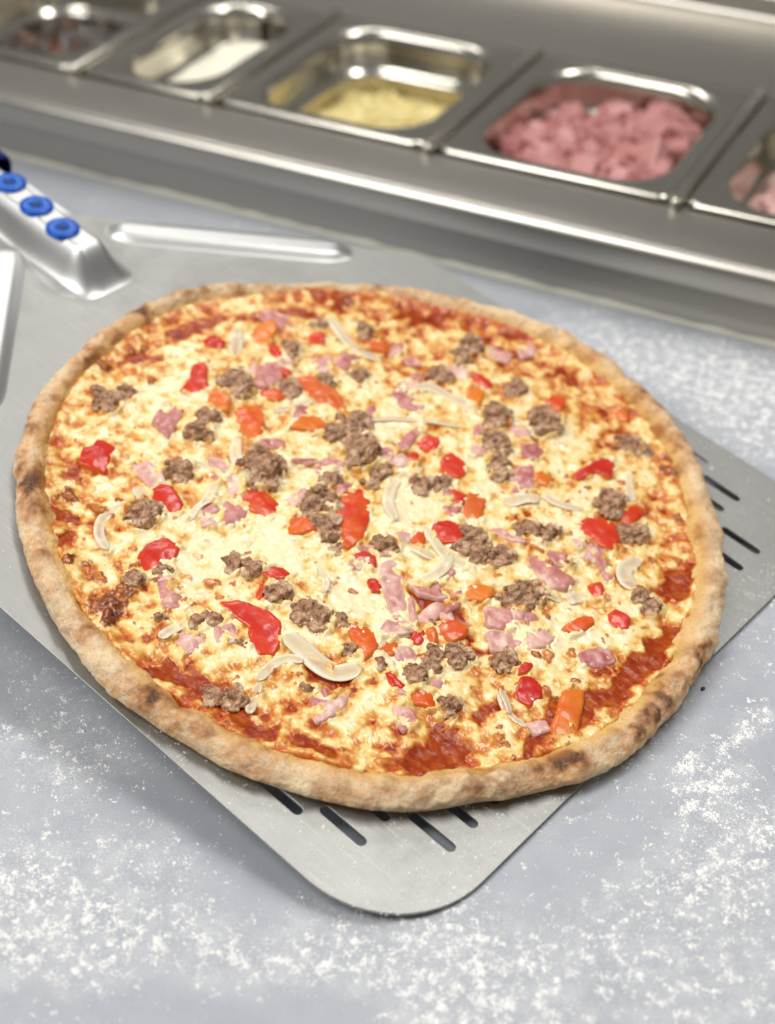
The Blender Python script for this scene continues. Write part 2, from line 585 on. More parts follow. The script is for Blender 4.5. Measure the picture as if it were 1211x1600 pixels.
# ------------------------------------------------------------------ topping rail behind
LIP = 0.0455
u0, u1 = -0.62, 0.62
rail = empty('topping_rail', RAIL_M, 'long brushed steel refrigerated counter rail holding the ingredient pans', 'counter rail')
PZ = LIP + 0.003                                        # pan flange height
pf = [on_r(*p, PZ) for p in ((115, 103), (325, 155), (668, 228), (1066, 306))]
print('pan fronts (u,v):', pf)
VF = float(np.mean([p[1] for p in pf])) - 0.002
VB = VF + 0.176
U2 = float(np.mean([pf[1][0], pf[2][0] - 0.163, pf[3][0] - 0.326]))
DIV = [U2 - 0.163 - 0.110, U2 - 0.110, U2, U2 + 0.163, U2 + 0.326, U2 + 0.489]


def extrude_profile(name, prof, ua, ub, mat, parent, closed=False, smooth=True):
    n = len(prof)
    V = [(ua, p[0], p[1]) for p in prof] + [(ub, p[0], p[1]) for p in prof]
    Fs = [(i, i + 1, n + i + 1, n + i) for i in range(n - 1)]
    if closed:
        Fs.append((n - 1, 0, n, 2 * n - 1))
    return mesh_obj(name, V, Fs, mat, parent, smooth)


def arc(cx, cy, r, a0, a1, n=6):
    return [(cx + r * math.cos(math.radians(a0 + (a1 - a0) * i / n)), cy + r * math.sin(math.radians(a0 + (a1 - a0) * i / n))) for i in range(n + 1)]


def auto_sharp(o, deg=40):
    me = o.data
    bm = bmesh.new()
    bm.from_mesh(me)
    for e in bm.edges:
        if len(e.link_faces) == 2 and e.calc_face_angle(0) > math.radians(deg):
            e.smooth = False
    bm.to_mesh(me)
    bm.free()
    return o


# lower wall, then the overhanging rolled lip with the flat ledge
auto_sharp(extrude_profile('front_panel', [(0.0, -0.02), (0.0, 0.006), (0.0015, 0.012), (0.004, 0.026), (0.012, 0.026)], u0, u1, RAIL.m, rail))
prof = [(0.010, 0.0255)] + arc(-0.001, 0.0285, 0.003, 270, 180, 4) + arc(0.002, LIP - 0.006, 0.006, 180, 90, 7) + [(0.02, LIP), (VF - 0.004, LIP), (VF - 0.003, LIP - 0.004), (VF - 0.003, LIP - 0.03)]
auto_sharp(extrude_profile('ledge', prof, u0, u1, RAIL.m, rail))
prof = [(VB + 0.003, LIP - 0.03), (VB + 0.003, LIP - 0.004), (VB + 0.004, LIP), (VB + 0.124, LIP + 0.001)] + arc(VB + 0.130, LIP + 0.007, 0.006, 270, 360, 5) + arc(VB + 0.142, LIP + 0.016, 0.006, 180, 90, 5) + [(VB + 0.36, LIP + 0.022), (VB + 0.36, LIP - 0.03)]
auto_sharp(extrude_profile('back_shelf', prof, u0, u1, RAIL.m, rail))
bm_obj('cold_well', box_bm(u0, u1, VF - 0.0025, VB + 0.0025, -0.10, -0.095), DARK.m, rail)
bm_obj('end_panel', box_bm(u0 - 0.004, u0, 0.006, VB + 0.355, -0.02, LIP - 0.002), RAIL.m, rail, False)
bm_obj('end_panel', box_bm(u1, u1 + 0.004, 0.006, VB + 0.355, -0.02, LIP - 0.002), RAIL.m, rail, False)
# sealant bead
un = np.linspace(u0, u1, 260)
ring = []
for k, a in enumerate(np.linspace(180, 90, 5)):
    rr = 0.0032 * (1 + 0.35 * fbm(un, k * 0.0, 0.02, 3, 31))
    ring.append(np.c_[un, 0.0012 + rr * math.cos(math.radians(a)), 0.0002 + rr * math.sin(math.radians(a))])
V = np.stack(ring, 0).reshape(-1, 3)
mesh_obj('sealant_bead', V, grid_faces(5, 260), CAULK.m, rail)

for d in DIV:
    bm = box_bm(d - 0.0035, d + 0.0035, VF - 0.0065, VB + 0.004, LIP - 0.006, LIP + 0.0062, 0.003, 3)
    bm_obj('divider_bar', bm, PANM.m, rail)


def rrect(hw, hl, r, n=7):
    pts = []
    for cx, cy, a0 in ((hw - r, hl - r, 0), (-hw + r, hl - r, 90), (-hw + r, -hl + r, 180), (hw - r, -hl + r, 270)):
        for i in range(n + 1):
            a = math.radians(a0 + 90 * i / n)
            pts.append((cx + r * math.cos(a), cy + r * math.sin(a)))
    return pts


def rings_mesh(name, rings, mat, parent, cap=False):
    n = len(rings[0])
    V = np.array([p for r in rings for p in r])
    Fs = grid_faces(len(rings), n, True).tolist()
    if cap:
        Fs.append([(len(rings) - 1) * n + i for i in range(n)])
    return mesh_obj(name, V, Fs, mat, parent)


def food_pan(ua, ub, label):
    w, l = (ub - ua) - 0.009, VB - VF
    M = RAIL_M @ Matrix.Translation(((ua + ub) / 2, (VF + VB) / 2, PZ))
    p = empty('food_pan', M, label, 'food pan', 'steel food pans in the rail')
    hw, hl = w / 2, l / 2
    R = lambda dx, r, z: [(x, y, z) for x, y in rrect(hw - dx, hl - dx, r)]
    fl_ = 0.013
    rings_mesh('rim', [R(0.0015, 0.008, -0.0055), R(0, 0.008, -0.005), R(0, 0.008, -0.002), R(0.0008, 0.008, -0.0004), R(0.0022, 0.009, 0.0), R(0.005, 0.012, -0.0008),
                       R(fl_ - 0.003, 0.034, -0.0012)], PANM.m, p)
    rings_mesh('basin', [R(fl_ - 0.0031, 0.034, -0.0011), R(fl_ - 0.001, 0.036, -0.0016), R(fl_ + 0.001, 0.037, -0.004), R(fl_ + 0.0015, 0.037, -0.012), R(fl_ + 0.003, 0.036, -0.026), R(fl_ + 0.0045, 0.035, -0.029), R(fl_ + 0.0075, 0.033, -0.030),
                         R(fl_ + 0.0085, 0.032, -0.033), R(fl_ + 0.010, 0.030, -0.085), R(fl_ + 0.012, 0.028, -0.094), R(fl_ + 0.02, 0.022, -0.097)], PANM.m, p, cap=True)
    return p, hw - fl_, hl - fl_


pans = [food_pan(DIV[0], DIV[1], 'leftmost steel pan, with dark brown stew at its bottom'),
        food_pan(DIV[1], DIV[2], 'narrow steel pan holding white sauce, second from the left'),
        food_pan(DIV[2], DIV[3], 'steel food pan with grated yellow cheese, between white sauce and ham'),
        food_pan(DIV[3], DIV[4], 'steel food pan heaped with pink diced ham'),
        food_pan(DIV[4], DIV[5], 'rightmost steel pan, cut by the picture edge, with pale pink meat')]


# ------------------------------------------------------------------ what lies in the pans
def heap(name, hw, hl, zf, mat, parent=None, n=60, matrix=None):
    """a filled surface inside a pan: grid clipped to the rounded pan shape"""
    xs = np.linspace(-hw, hw, n)
    ys = np.linspace(-hl, hl, n)
    A, B = np.meshgrid(xs, ys, indexing='ij')
    r = 0.03
    qx = np.maximum(np.abs(A) - hw + r, 0)
    qy = np.maximum(np.abs(B) - hl + r, 0)
    k = np.hypot(qx, qy)
    s = np.where(k > r, r / np.maximum(k, 1e-9), 1)
    A2 = np.where(qx > 0, np.sign(A) * (hw - r + qx * s), A)
    B2 = np.where(qy > 0, np.sign(B) * (hl - r + qy * s), B)
    Z = zf(A2, B2)
    top_ = np.c_[A2.ravel(), B2.ravel(), Z.ravel()]
    o = mesh_obj(name, top_, grid_faces(n, n)[:, ::-1], mat, parent)
    if matrix is not None:
        o.matrix_world = matrix
    return o


def cube_variant(seed):
    r = random.Random(seed)
    bm = bmesh.new()
    bmesh.ops.create_cube(bm, size=1)
    for v in bm.verts:
        v.co = (v.co.x * 1.0 + r.uniform(-.16, .16), v.co.y * 1.0 + r.uniform(-.16, .16), v.co.z * 0.62 + r.uniform(-.1, .1))
    bmesh.ops.bevel(bm, geom=bm.edges[:], offset=0.06, segments=1, affect='EDGES')
    me = bpy.data.meshes.new('dice')
    bm.to_mesh(me)
    bm.free()
    return me


def dice_pile(name, piece, pan, zf, mat, label, count, smin, smax, seed):
    p, hw, hl = pan
    root = empty(name, p.matrix_world.copy() @ Matrix.Translation((0, 0, 0)), label, 'diced meat')
    hw, hl = hw - 0.006, hl - 0.006
    heap('pile_core', hw, hl, lambda a, b: zf(a, b) - 0.007, mat.m, root, 30)
    var = []
    for k in range(5):
        me = cube_variant(seed + k)
        me.materials.append(mat.m)
        var.append(me)
    r = random.Random(seed)
    nx = int(math.sqrt(count))
    for i in range(nx):
        for j in range(nx):
            a = (-1 + 2 * (i + r.uniform(0.1, .9)) / nx) * (hw - 0.007)
            b = (-1 + 2 * (j + r.uniform(0.1, .9)) / nx) * (hl - 0.007)
            if math.hypot(max(abs(a) - hw + 0.03, 0), max(abs(b) - hl + 0.03, 0)) > 0.024:
                continue
            o = link(piece, var[r.randrange(5)], root)
            s = r.uniform(smin, smax)
            z = float(zf(np.array(a), np.array(b)))
            o.location = (a, b, z - 0.002 + r.uniform(-0.003, 0.004))
            o.rotation_euler = (r.uniform(-.7, .7), r.uniform(-.7, .7), r.uniform(0, 6.3))
            o.scale = (s * r.uniform(.8, 1.3), s, s)


ham_z = lambda a, b: -0.030 + 0.016 * np.exp(-(((a - 0.032) / 0.035) ** 2 + ((b - 0.030) / 0.04) ** 2)) + 0.005 * fbm(a, b, 0.03, 2, 41) + 0.010 * np.exp(-((b + 0.02) / 0.05) ** 2)
dice_pile('diced_ham', 'ham_dice', pans[3], ham_z, COLDHAM, 'heap of pink diced cooked ham filling its steel pan', 210, 0.011, 0.017, 50)
pale_z = lambda a, b: -0.038 + 0.006 * fbm(a, b, 0.03, 2, 47) + 0.008 * np.exp(-((b + 0.01) / 0.05) ** 2)
dice_pile('diced_pale_meat', 'meat_dice', pans[4], pale_z, PALEHAM, 'pale pink meat pieces in the rightmost pan', 150, 0.011, 0.016, 90)

# grated cheese: a core heap and a tangle of shreds
p3, hw3, hl3 = pans[2]
gc_z = lambda a, b: -0.046 + 0.004 * fbm(a, b, 0.03, 3, 52) + 0.010 * np.exp(-(((a + 0.0) / 0.05) ** 2 + ((b + 0.01) / 0.045) ** 2))
hw3, hl3 = hw3 - 0.009, hl3 - 0.009
core_n = 40
n_s = 2600
ca_ = rng.uniform(-hw3 + 0.006, hw3 - 0.006, n_s)
cb_ = rng.uniform(-hl3 + 0.006, hl3 - 0.006, n_s)
cz_ = gc_z(ca_, cb_) + rng.uniform(-0.002, 0.003, n_s)
Vs, Fs = [], []
for k in range(n_s):
    L, w = random.uniform(0.004, 0.011), random.uniform(0.0009, 0.0015)
    R3 = np.array((Matrix.Rotation(random.uniform(0, 6.3), 3, 'Z') @ Matrix.Rotation(random.uniform(-.6, .6), 3, 'Y')))
    q = np.array([(sx_ * L / 2, sy_ * w / 2, sz_ * w / 2) for sx_ in (-1, 1) for sy_ in (-1, 1) for sz_ in (-1, 1)]) @ R3.T + (ca_[k], cb_[k], cz_[k])
    b0 = len(Vs)
    Vs.extend(q.tolist())
    Fs += [(b0, b0 + 1, b0 + 3, b0 + 2), (b0 + 4, b0 + 6, b0 + 7, b0 + 5), (b0, b0 + 4, b0 + 5, b0 + 1), (b0 + 2, b0 + 3, b0 + 7, b0 + 6), (b0, b0 + 2, b0 + 6, b0 + 4), (b0 + 1, b0 + 5, b0 + 7, b0 + 3)]
gch = mesh_obj('grated_cheese', Vs, Fs, GRATED.m, smooth=False)
gch.matrix_world = p3.matrix_world.copy()
tag(gch, 'grated pale yellow cheese lying in its steel pan', 'grated cheese', kind='stuff')
gcc = heap('cheese_core', hw3, hl3, lambda a, b: gc_z(a, b) - 0.0025, GRATED.m, gch, core_n)

p2, hw2, hl2 = pans[1]
ws = heap('white_sauce', hw2 - 0.009, hl2 - 0.009, lambda a, b: -0.030 + 0.004 * (b / hl2) + 0.002 * fbm(a, b, 0.03, 2, 61), CREAM.m, n=40, matrix=p2.matrix_world.copy())
tag(ws, 'smooth white sauce in the narrow pan, left of the grated cheese', 'white sauce')
p1, hw1, hl1 = pans[0]
st = heap('dark_stew', hw1 - 0.008, hl1 - 0.008, lambda a, b: -0.036 + 0.010 * fbm(a, b, 0.02, 3, 71), BROWN.m, n=60, matrix=p1.matrix_world.copy())
tag(st, 'dark brown chunky filling in the leftmost pan', 'filling')

# ------------------------------------------------------------------ pizza peel
peel = empty('pizza_peel', PEEL_M, 'perforated aluminium pizza peel with blue rivets, leaning under the pizza', 'pizza peel')
BT = 0.0014                                             # blade thickness
HB = 0.013                                              # handle centre line (b)
outline = []


def corner(cx, cy, r, a0, a1, n=14):
    for i in range(n + 1):
        a = math.radians(a0 + (a1 - a0) * i / n)
        outline.append((cx + r * math.cos(a), cy + r * math.sin(a)))


XF, HWB = 0.1575, 0.1655
corner(XF - 0.046, -HWB + 0.002 + 0.046, 0.046, -90, 0)
corner(XF - 0.046, HWB - 0.046, 0.046, 0, 90)
corner(-0.105, HWB - 0.030, 0.030, 90, 135, 6)
outline += [(-0.262, 0.036), (-0.275, HB + 0.016), (-0.275, HB - 0.016), (-0.262, -0.010)]
corner(-0.105, -HWB + 0.032, 0.030, 225, 270, 6)
SLOTS = [(-.1447, .068, .0905), (-.137, .0935, .1165), (-.1222, .094, .1155), (-.114, .1185, .1418), (-.0995, .119, .1410), (-.0845, .118, .1400),
         (.149, .0655, .0875), (.1395, .090, .1128), (.127, .0905, .1112), (.1162, .1165, .1387), (.1006, .1165, .1388)]
cu = bpy.data.curves.new('blade', 'CURVE')
cu.dimensions = '2D'
cu.fill_mode = 'BOTH'
cu.extrude = BT / 2 - 0.00025
cu.bevel_depth = 0.00025
cu.bevel_resolution = 1


def spline(pts):
    s = cu.splines.new('POLY')
    s.points.add(len(pts) - 1)
    for p, q in zip(s.points, pts):
        p.co = (q[0], q[1], 0, 1)
    s.use_cyclic_u = True


spline(outline)
for b, a0, a1 in SLOTS:
    w = 0.0024
    pts = [(a1 - w + w * math.cos(t), b + w * math.sin(t)) for t in np.linspace(-math.pi / 2, math.pi / 2, 9)] + \
          [(a0 + w + w * math.cos(t), b + w * math.sin(t)) for t in np.linspace(math.pi / 2, 3 * math.pi / 2, 9)]
    spline(pts)
tmp = bpy.data.objects.new('tmp', cu)
COL.objects.link(tmp)
dg = bpy.context.evaluated_depsgraph_get()
me = bpy.data.meshes.new_from_object(tmp.evaluated_get(dg))
bpy.data.objects.remove(tmp)
me.name = 'blade'
me.transform(Matrix.Translation((0, 0, -BT / 2)))
me.materials.clear()
me.materials.append(PEEL.m)
link('blade', me, peel)


def relief(name, p0, p1, w, h, nl=60, nw=24, hfun=None):
    """pressed bead: cos-shaped ridge from p0 to p1 on the blade"""
    p0, p1 = np.array(p0), np.array(p1)
    d = p1 - p0
    L = np.linalg.norm(d)
    d /= L
    nrm = np.array([-d[1], d[0]])
    s = np.linspace(0, 1, nl)
    t = np.linspace(-1, 1, nw)
    S, T = np.meshgrid(s, t, indexing='ij')
    e = np.minimum(S, 1 - S) * L
    k = sstep(0, 0.012, e)
    hh = h * k * (1 - sstep(0.35, 1.0, np.abs(T)))
    wk = 0.6 + 0.4 * sstep(0, 0.02, e)
    P = p0[None, None] + d * (S * L)[..., None] + nrm * (T * w / 2 * wk)[..., None]
    return mesh_obj(name, np.c_[P.reshape(-1, 2), hh.ravel() - 0.0003 + 0.0005 * 0], grid_faces(nl, nw)[:, ::-1], PEELD.m, peel)


relief('stiffening_rib', (-0.238, 0.042), (-0.139, 0.137), 0.023, 0.0036)
relief('stiffening_rib', on_p(14, 380), on_p(-34, 660), 0.024, 0.0036)

# pressed handle socket
na, nb = 150, 110
aa = np.linspace(-0.340, -0.185, na)
bb = np.linspace(HB - 0.036, HB + 0.026, nb)
A, B = np.meshgrid(aa, bb, indexing='ij')
SH = 0.0185
front = sstep(-0.1930, -0.2170, A)
q = B - HB
right = sstep(0.0190, 0.0050, q)
wl = 0.0165 + 0.014 * sstep(-0.270, -0.215, A)           # flared foot on the left
left = 0.80 * sstep(-0.0190, -0.0050, q) + 0.20 * sstep(-wl, -0.010, q) ** 1.5
Hh = SH * front * right * left
mesh_obj('handle_socket', np.c_[A.ravel(), B.ravel(), Hh.ravel() - 0.0004], grid_faces(na, nb), PEELD.m, peel)


def lathe(name, prof, mat, parent, n=28):
    rings = [[(r * math.cos(2 * math.pi * i / n), r * math.sin(2 * math.pi * i / n), z) for i in range(n)] for r, z in prof]
    return rings_mesh(name, rings, mat, parent, cap=True)


for k, px in enumerate(((98, 354), (57, 319), (15, 283))):
    c2 = on_p(*px, off=SH + 0.001)
    print('rivet', c2)
    r = lathe('rivet', [(0.0088, -0.001), (0.0088, 0.0006), (0.0080, 0.0012), (0.0062, 0.0015), (0.0040, 0.0014), (0.0026, 0.0011), (0.0018, 0.0002), (0.0010, -0.0002)], BLUE.m, peel)
    r.location = (c2[0], c2[1], SH - 0.0002)
    lathe('rivet_hole_shade', [(0.0019, 0.0006), (0.0018, 0.0009), (0.0012, 0.0010), (0.0006, 0.0010)], DARK.m, r, 16)  # dark disc standing in for the shade down in the recess
# navy handle sleeve over the socket
rings = []
for a, s in ((-0.2965, 0.90), (-0.2975, 0.97), (-0.299, 1.0), (-0.45, 1.0), (-0.80, 1.0), (-0.803, 0.9)):
    rings.append([(a, HB + 0.0175 * s * np.sign(math.cos(t)) * abs(math.cos(t)) ** 0.6, 0.011 + 0.0125 * s * np.sign(math.sin(t)) * abs(math.sin(t)) ** 0.6) for t in np.linspace(0, 2 * math.pi, 33)[:-1]])
rm = rings_mesh('handle', rings, NAVY.m, peel, cap=True)

# flour on the front of the blade
N = 70000
fa = rng.uniform(-0.1, XF - 0.001, N)
fb = rng.uniform(-0.163, 0.163, N)
rad = np.hypot(fa, fb)
inside = rad > 0.158
cx_, cy_ = XF - 0.046, 0.1195
inside &= ~((fa > cx_) & (np.abs(fb) > cy_) & (np.hypot(fa - cx_, np.abs(fb) - cy_) > 0.0455))
for b, a0, a1 in SLOTS:
    inside &= ~((np.abs(fb - b) < 0.0028) & (fa > a0 - 0.0004) & (fa < a1 + 0.0004))
dens = 0.05 + 0.9 * sstep(0.10, 0.155, fa) * sstep(0.05, -0.08, fb) + 0.8 * sstep(0.12, 0.155, fa) * sstep(0.03, 0.09, fb) * sstep(0.125, 0.10, fb)
dens += 0.5 * np.exp(-(seg_dist(fa, fb, [(0.02, -0.161), (0.118, -0.150)]) / 0.007) ** 2)
dens *= np.exp(2.4 * fbm(fa, fb, 0.007, 4, 81)) * 0.42
kp = inside & (rng.uniform(0, 1, N) < dens)
V, Fc = grains(fa[kp], fb[kp], 0.00021 * np.exp(rng.normal(0, 0.45, kp.sum())), z=0.0)
fp = mesh_obj('flour_dusting', V, Fc, FL.m, smooth=False)
fp.matrix_world = PEEL_M
tag(fp, 'white flour specks dusted on the front corner of the peel', 'flour', kind='stuff')

# ------------------------------------------------------------------ pizza
pizza = empty('pizza', PEEL_M, 'round baked pizza with ham, sausage, red pepper, onion and melted cheese', 'pizza')
RT = [(-173, 169.9), (-160, 168.1), (-153, 167.8), (-147, 166.6), (-138, 165.0), (-135, 163.7), (-127, 161.9), (-117, 160.8), (-112, 160.5), (-106, 161.9), (-97, 161.6), (-90, 163.2), (-84, 163.0), (-78, 163.4), (-75, 163.4), (-70, 165.3), (-62, 165.9), (-56, 166.8), (-50, 167.9), (-45, 168.2), (-41, 167.4), (-35, 165.4), (-26, 166.7), (-21, 167.6), (-15, 168.8), (-9, 167.4), (0, 165.3), (8, 163.7), (15, 163.8), (21, 163.0), (31, 162.4), (38, 161.9), (48, 161.0), (61, 164.5), (70, 165.5), (79, 167.4), (87, 168.0), (95, 167.3), (102, 166.4), (111, 163.8), (121, 160.9), (131, 161.1), (141, 160.3), (153, 162.6), (170, 170.8), (177, 171.0)]
tt = np.radians([t for t, r in RT])
tr = np.array([r for t, r in RT]) / 1000


def Rout(th):
    return np.interp(th, np.r_[tt - 2 * np.pi, tt, tt + 2 * np.pi], np.r_[tr, tr, tr]) - 0.0006


def circ_noise(th, scale, seed, oct=3):
    return fbm(np.cos(th) * 0.165, np.sin(th) * 0.165, scale, oct, seed)


# --- crust: profile swept round the outline
M = 1500
th = np.linspace(-np.pi, np.pi, M, endpoint=False)
Ro = Rout(th)
PROF = [(0.030, 0.0002), (0.012, 0.0002), (0.0055, 0.0006), (0.0022, 0.0022), (0.0005, 0.0045), (0.0, 0.0068), (0.0007, 0.0092), (0.0022, 0.0115), (0.0045, 0.0135), (0.0072, 0.0146),
        (0.0100, 0.0146), (0.0130, 0.0134), (0.0155, 0.0112), (0.0178, 0.0083), (0.0198, 0.0058), (0.0222, 0.0045), (0.026, 0.0042), (0.032, 0.0042), (0.05, 0.0042)]
pr = np.array(PROF)
pr[:, 0] *= 0.80
pr[:, 1] = np.where(pr[:, 1] > 0.005, 0.0046 + (pr[:, 1] - 0.005) * 0.67, pr[:, 1] * 0.92)
arcl = np.r_[0, np.cumsum(np.hypot(*np.diff(pr, axis=0).T))]
# finer sampling of the visible roll
tq = np.concatenate([np.linspace(arcl[0], arcl[3], 6)[:-1], np.linspace(arcl[3], arcl[16], 62), np.linspace(arcl[16], arcl[-1], 12)[1:]])


def smooth_interp(x, xp, fp):
    y = sum(np.interp(x + o_, xp, fp) for o_ in (-0.0012, -0.0006, 0, 0.0006, 0.0012)) / 5
    return y


ps, ph = smooth_interp(tq, arcl, pr[:, 0]), smooth_interp(tq, arcl, pr[:, 1])
wid = 1 + 0.10 * circ_noise(th, 0.05, 1) + 0.10 * np.cos(th + 0.2)
_q = on_p(540, 445, 0.01)
back = np.exp(-(((th - math.atan2(_q[1], _q[0]) + np.pi) % (2 * np.pi) - np.pi) / 0.42) ** 2)
wid = wid * (1 - 0.42 * back)
hgt = (1 - 0.22 * back) * (1 + 0.12 * circ_noise(th, 0.06, 2) + 0.06 * circ_noise(th, 0.02, 3))
S = ps[:, None] * np.where(ps[:, None] > 0.004, wid[None], 1)
Hc = ph[:, None] * np.where(ph[:, None] > 0.0, 1 + (hgt[None] - 1) * sstep(0.003, 0.009, ph)[:, None], 1)
Rr = Ro[None] - S
Xc, Yc = Rr * np.cos(th), Rr * np.sin(th)
# lumpy displacement of the roll
roll = sstep(0.0015, 0.005, ph)[:, None] * sstep(0.027, 0.013, ps)[:, None]
dsp = 0.0014 * fbm(Xc, Yc, 0.024, 3, 4, z=Hc) + 0.0008 * fbm(Xc, Yc, 0.007, 3, 5, z=Hc) + 0.00014 * fbm(Xc, Yc, 0.0018, 2, 6, z=Hc)
# a few seam folds where the dough was pinched
for deg, amp, wd in ((8, .0026, .035), (-33, .0016, .03), (-118, .0014, .02), (96, .002, .03), (165, .002, .04), (-80, 0.0014, 0.02), (55, .0015, .02)):
    a0 = math.radians(deg)
    skew = (ps[:, None] - 0.01) * 1.6
    dth = (th[None] - a0 - skew + np.pi) % (2 * np.pi) - np.pi
    dsp -= amp * np.exp(-(dth / wd) ** 2) * sstep(0.004, 0.011, ps)[:, None]
hn = np.gradient(Hc, axis=0)
sn = np.gradient(S, axis=0)
ln = np.sqrt(hn ** 2 + sn ** 2) + 1e-9
nr, nz = hn / ln * 0, sn / ln
# outward normal of the (s,h) profile: (-dh, ds) -> radius grows with -s
nr = hn / ln
nz = sn / ln
Rr2 = Rr + roll * dsp * nr
Hc2 = np.maximum(Hc + roll * dsp * np.abs(nz), 0.0002)
Xc, Yc = Rr2 * np.cos(th), Rr2 * np.sin(th)
# colour of the baked dough
cA, cB, cC, cD, cE = lin(242, 210, 164), lin(224, 174, 120), lin(158, 94, 46), lin(66, 36, 18), lin(232, 184, 98)
k1 = fbm(Xc, Yc, 0.030, 4, 7, z=Hc2)
k2 = fbm(Xc, Yc, 0.009, 4, 8, z=Hc2)
col = cA[None, None] * (1 - sstep(-0.35, 0.35, k1)[..., None]) + cB * sstep(-0.35, 0.35, k1)[..., None]
brown = 1.0 * sstep(0.05, 1.0, k1 * 0.7 + k2 * 0.6) * sstep(0.004, 0.0095, Hc2)
# toasted stretches at the places where the photo shows them: (angle, spread, strength)
for px, sp, am in (((215, 480), .10, .8), ((310, 455), .10, 1.2), ((560, 442), .09, .9), ((60, 640), .16, .6), ((930, 1100), .30, .35), ((1110, 840), .20, .35),
                   ((60, 830), .22, .3), ((1000, 600), .10, .5), ((690, 1225), .12, .75), ((1060, 1010), .16, .75), ((1000, 1110), .10, .5), ((560, 1235), .08, .5), ((130, 960), .10, .5), ((250, 1100), .12, .5), ((400, 1190), .08, .45), ((780, 1235), .10, .6), ((880, 1190), .08, .6), ((1120, 900), .10, .4), ((40, 760), .12, .5), ((130, 545), .10, .5), ((860, 520), .10, .35), ((420, 440), .16, .5)):
    q2 = on_p(*px, 0.012)
    a0 = math.atan2(q2[1], q2[0])
    dth = (th[None] - a0 + np.pi) % (2 * np.pi) - np.pi
    brown = brown + am * np.exp(-(dth / sp) ** 2) * sstep(-0.5, 0.4, k2) * sstep(0.006, 0.0102, Hc2)
brown = np.clip(brown, 0, 1.6)
w = np.clip(brown, 0, 1)[..., None] * 0.85
col = col * (1 - w) + cC * w
w = 0.85 * sstep(0.95, 1.6, brown + 0.25 * k2)[..., None]
col = col * (1 - w) + cD * w
w = (sstep(0.0072, 0.0140, S) * (0.75 + 0.25 * k2))[..., None]      # oily golden inner slope
w = np.clip(w, 0, 1)
col = col * (1 - w) + (cE * (1 - 0.85 * np.clip(k1 + k2, 0, 1)[..., None]) + lin(166, 92, 32) * 0.85 * np.clip(k1 + k2, 0, 1)[..., None]) * w
flr = sstep(0.0115, 0.006, S) * (0.65 + 0.5 * sstep(-0.3, 0.3, fbm(Xc, Yc, 0.02, 3, 12))) * (1 - 0.8 * np.clip(brown, 0, 1))
Vc = np.stack([Xc, Yc, Hc2], -1).reshape(-1, 3)
nP = len(ps)
Vc = np.r_[Vc, [[0, 0, 0.0036]]]
Fcr = grid_faces(nP, M, True).tolist()
Fcr += [((nP - 1) * M + i, (nP - 1) * M + (i + 1) % M, nP * M) for i in range(M)]
mesh_obj('crust', Vc, Fcr, CR.m, pizza, attrs={'col': np.r_[col.reshape(-1, 3), [cE]], 'flour': np.r_[flr.ravel(), [0]]})

# --- sauce and cheese: height fields on a grid
G = 0.00062
gxx = np.arange(-0.175, 0.1751, G)
ng = len(gxx)
A, B = np.meshgrid(gxx, gxx, indexing='ij')
TH = np.arctan2(B, A)
inset = Rout(TH) - np.hypot(A, B)
wid2 = np.interp(TH, th, wid)
ins = inset / (wid2 * 0.80)
OFF = 0.0082


def px_field(items):
    f = np.zeros_like(A)
    for pts, rpx, amp in items:
        P = [on_p(*p, OFF) for p in pts]
        cc_ = np.mean(P, 0)
        r = rpx / F_PX * 0.70 * 0.80
        f = f + amp * np.exp(-(seg_dist(Aw, Bw, P) / r) ** 2)
    return f


Aw = A + 0.0035 * fbm(A, B, 0.011, 3, 14)
Bw = B + 0.0035 * fbm(A, B, 0.011, 3, 15)
SAUCE_PX = [([(1075, 885), (1060, 925)], 16, 1.5), ([(1045, 985), (1000, 1040), (950, 1080), (895, 1108)], 18, 1.5), ([(700, 1155), (680, 1185), (645, 1192)], 26, 1.4), ([(720, 1198), (690, 1200)], 12, 1.2),
            ([(240, 1042), (290, 1052), (335, 1085), (370, 1112), (420, 1140)], 14, 1.5), ([(470, 1148), (510, 1172)], 13, 1.3), ([(85, 803), (112, 803)], 11, 1.1), ([(90, 842), (108, 832)], 10, 1.1),
            ([(640, 485), (720, 492), (830, 520)], 16, 0.25), ([(380, 495), (440, 482), (490, 490)], 13, 0.55), ([(260, 520), (345, 490)], 11, 0.5), ([(195, 560), (240, 555)], 9, .8),
            ([(860, 1140), (872, 1105)], 12, 1.0), ([(820, 1180), (835, 1150)], 10, 1.1), ([(300, 510), (280, 530)], 10, .8), ([(660, 930), (740, 990)], 14, .7), ([(310, 1075), (350, 1060)], 10, .6),
            ([(540, 465), (530, 480)], 11, .8), ([(780, 540), (850, 560), (900, 590)], 14, .35), ([(690, 1000), (770, 1010)], 10, .7), ([(500, 1060), (520, 1075)], 10, .8), ([(745, 1120), (770, 1100)], 12, .5)]
CREAM_PX = [([(430, 840), (300, 870)], 60, .9), ([(620, 800), (640, 760)], 50, .9), ([(560, 930)], 50, .9), ([(560, 1130)], 40, .7), ([(950, 980), (880, 1000)], 50, .8), ([(560, 600), (640, 640)], 60, .6), ([(1000, 800)], 40, .5), ([(280, 600), (200, 620)], 50, .5),
            ([(880, 680)], 40, .5), ([(450, 900)], 40, .6), ([(690, 880), (760, 900)], 40, .5), ([(180, 850)], 40, .6), ([(330, 1000)], 40, .3), ([(980, 930)], 30, .5)]
sauce_f = px_field(SAUCE_PX)
cream_f = np.clip(px_field(CREAM_PX), 0, 1.2)
edge = sstep(0.085, 0.02, ins)
farb = sstep(0.03, -0.10, A - B * 0.9 + 0.02) * 0      # no viewer-bound bias
backpt = on_p(620, 500, OFF)
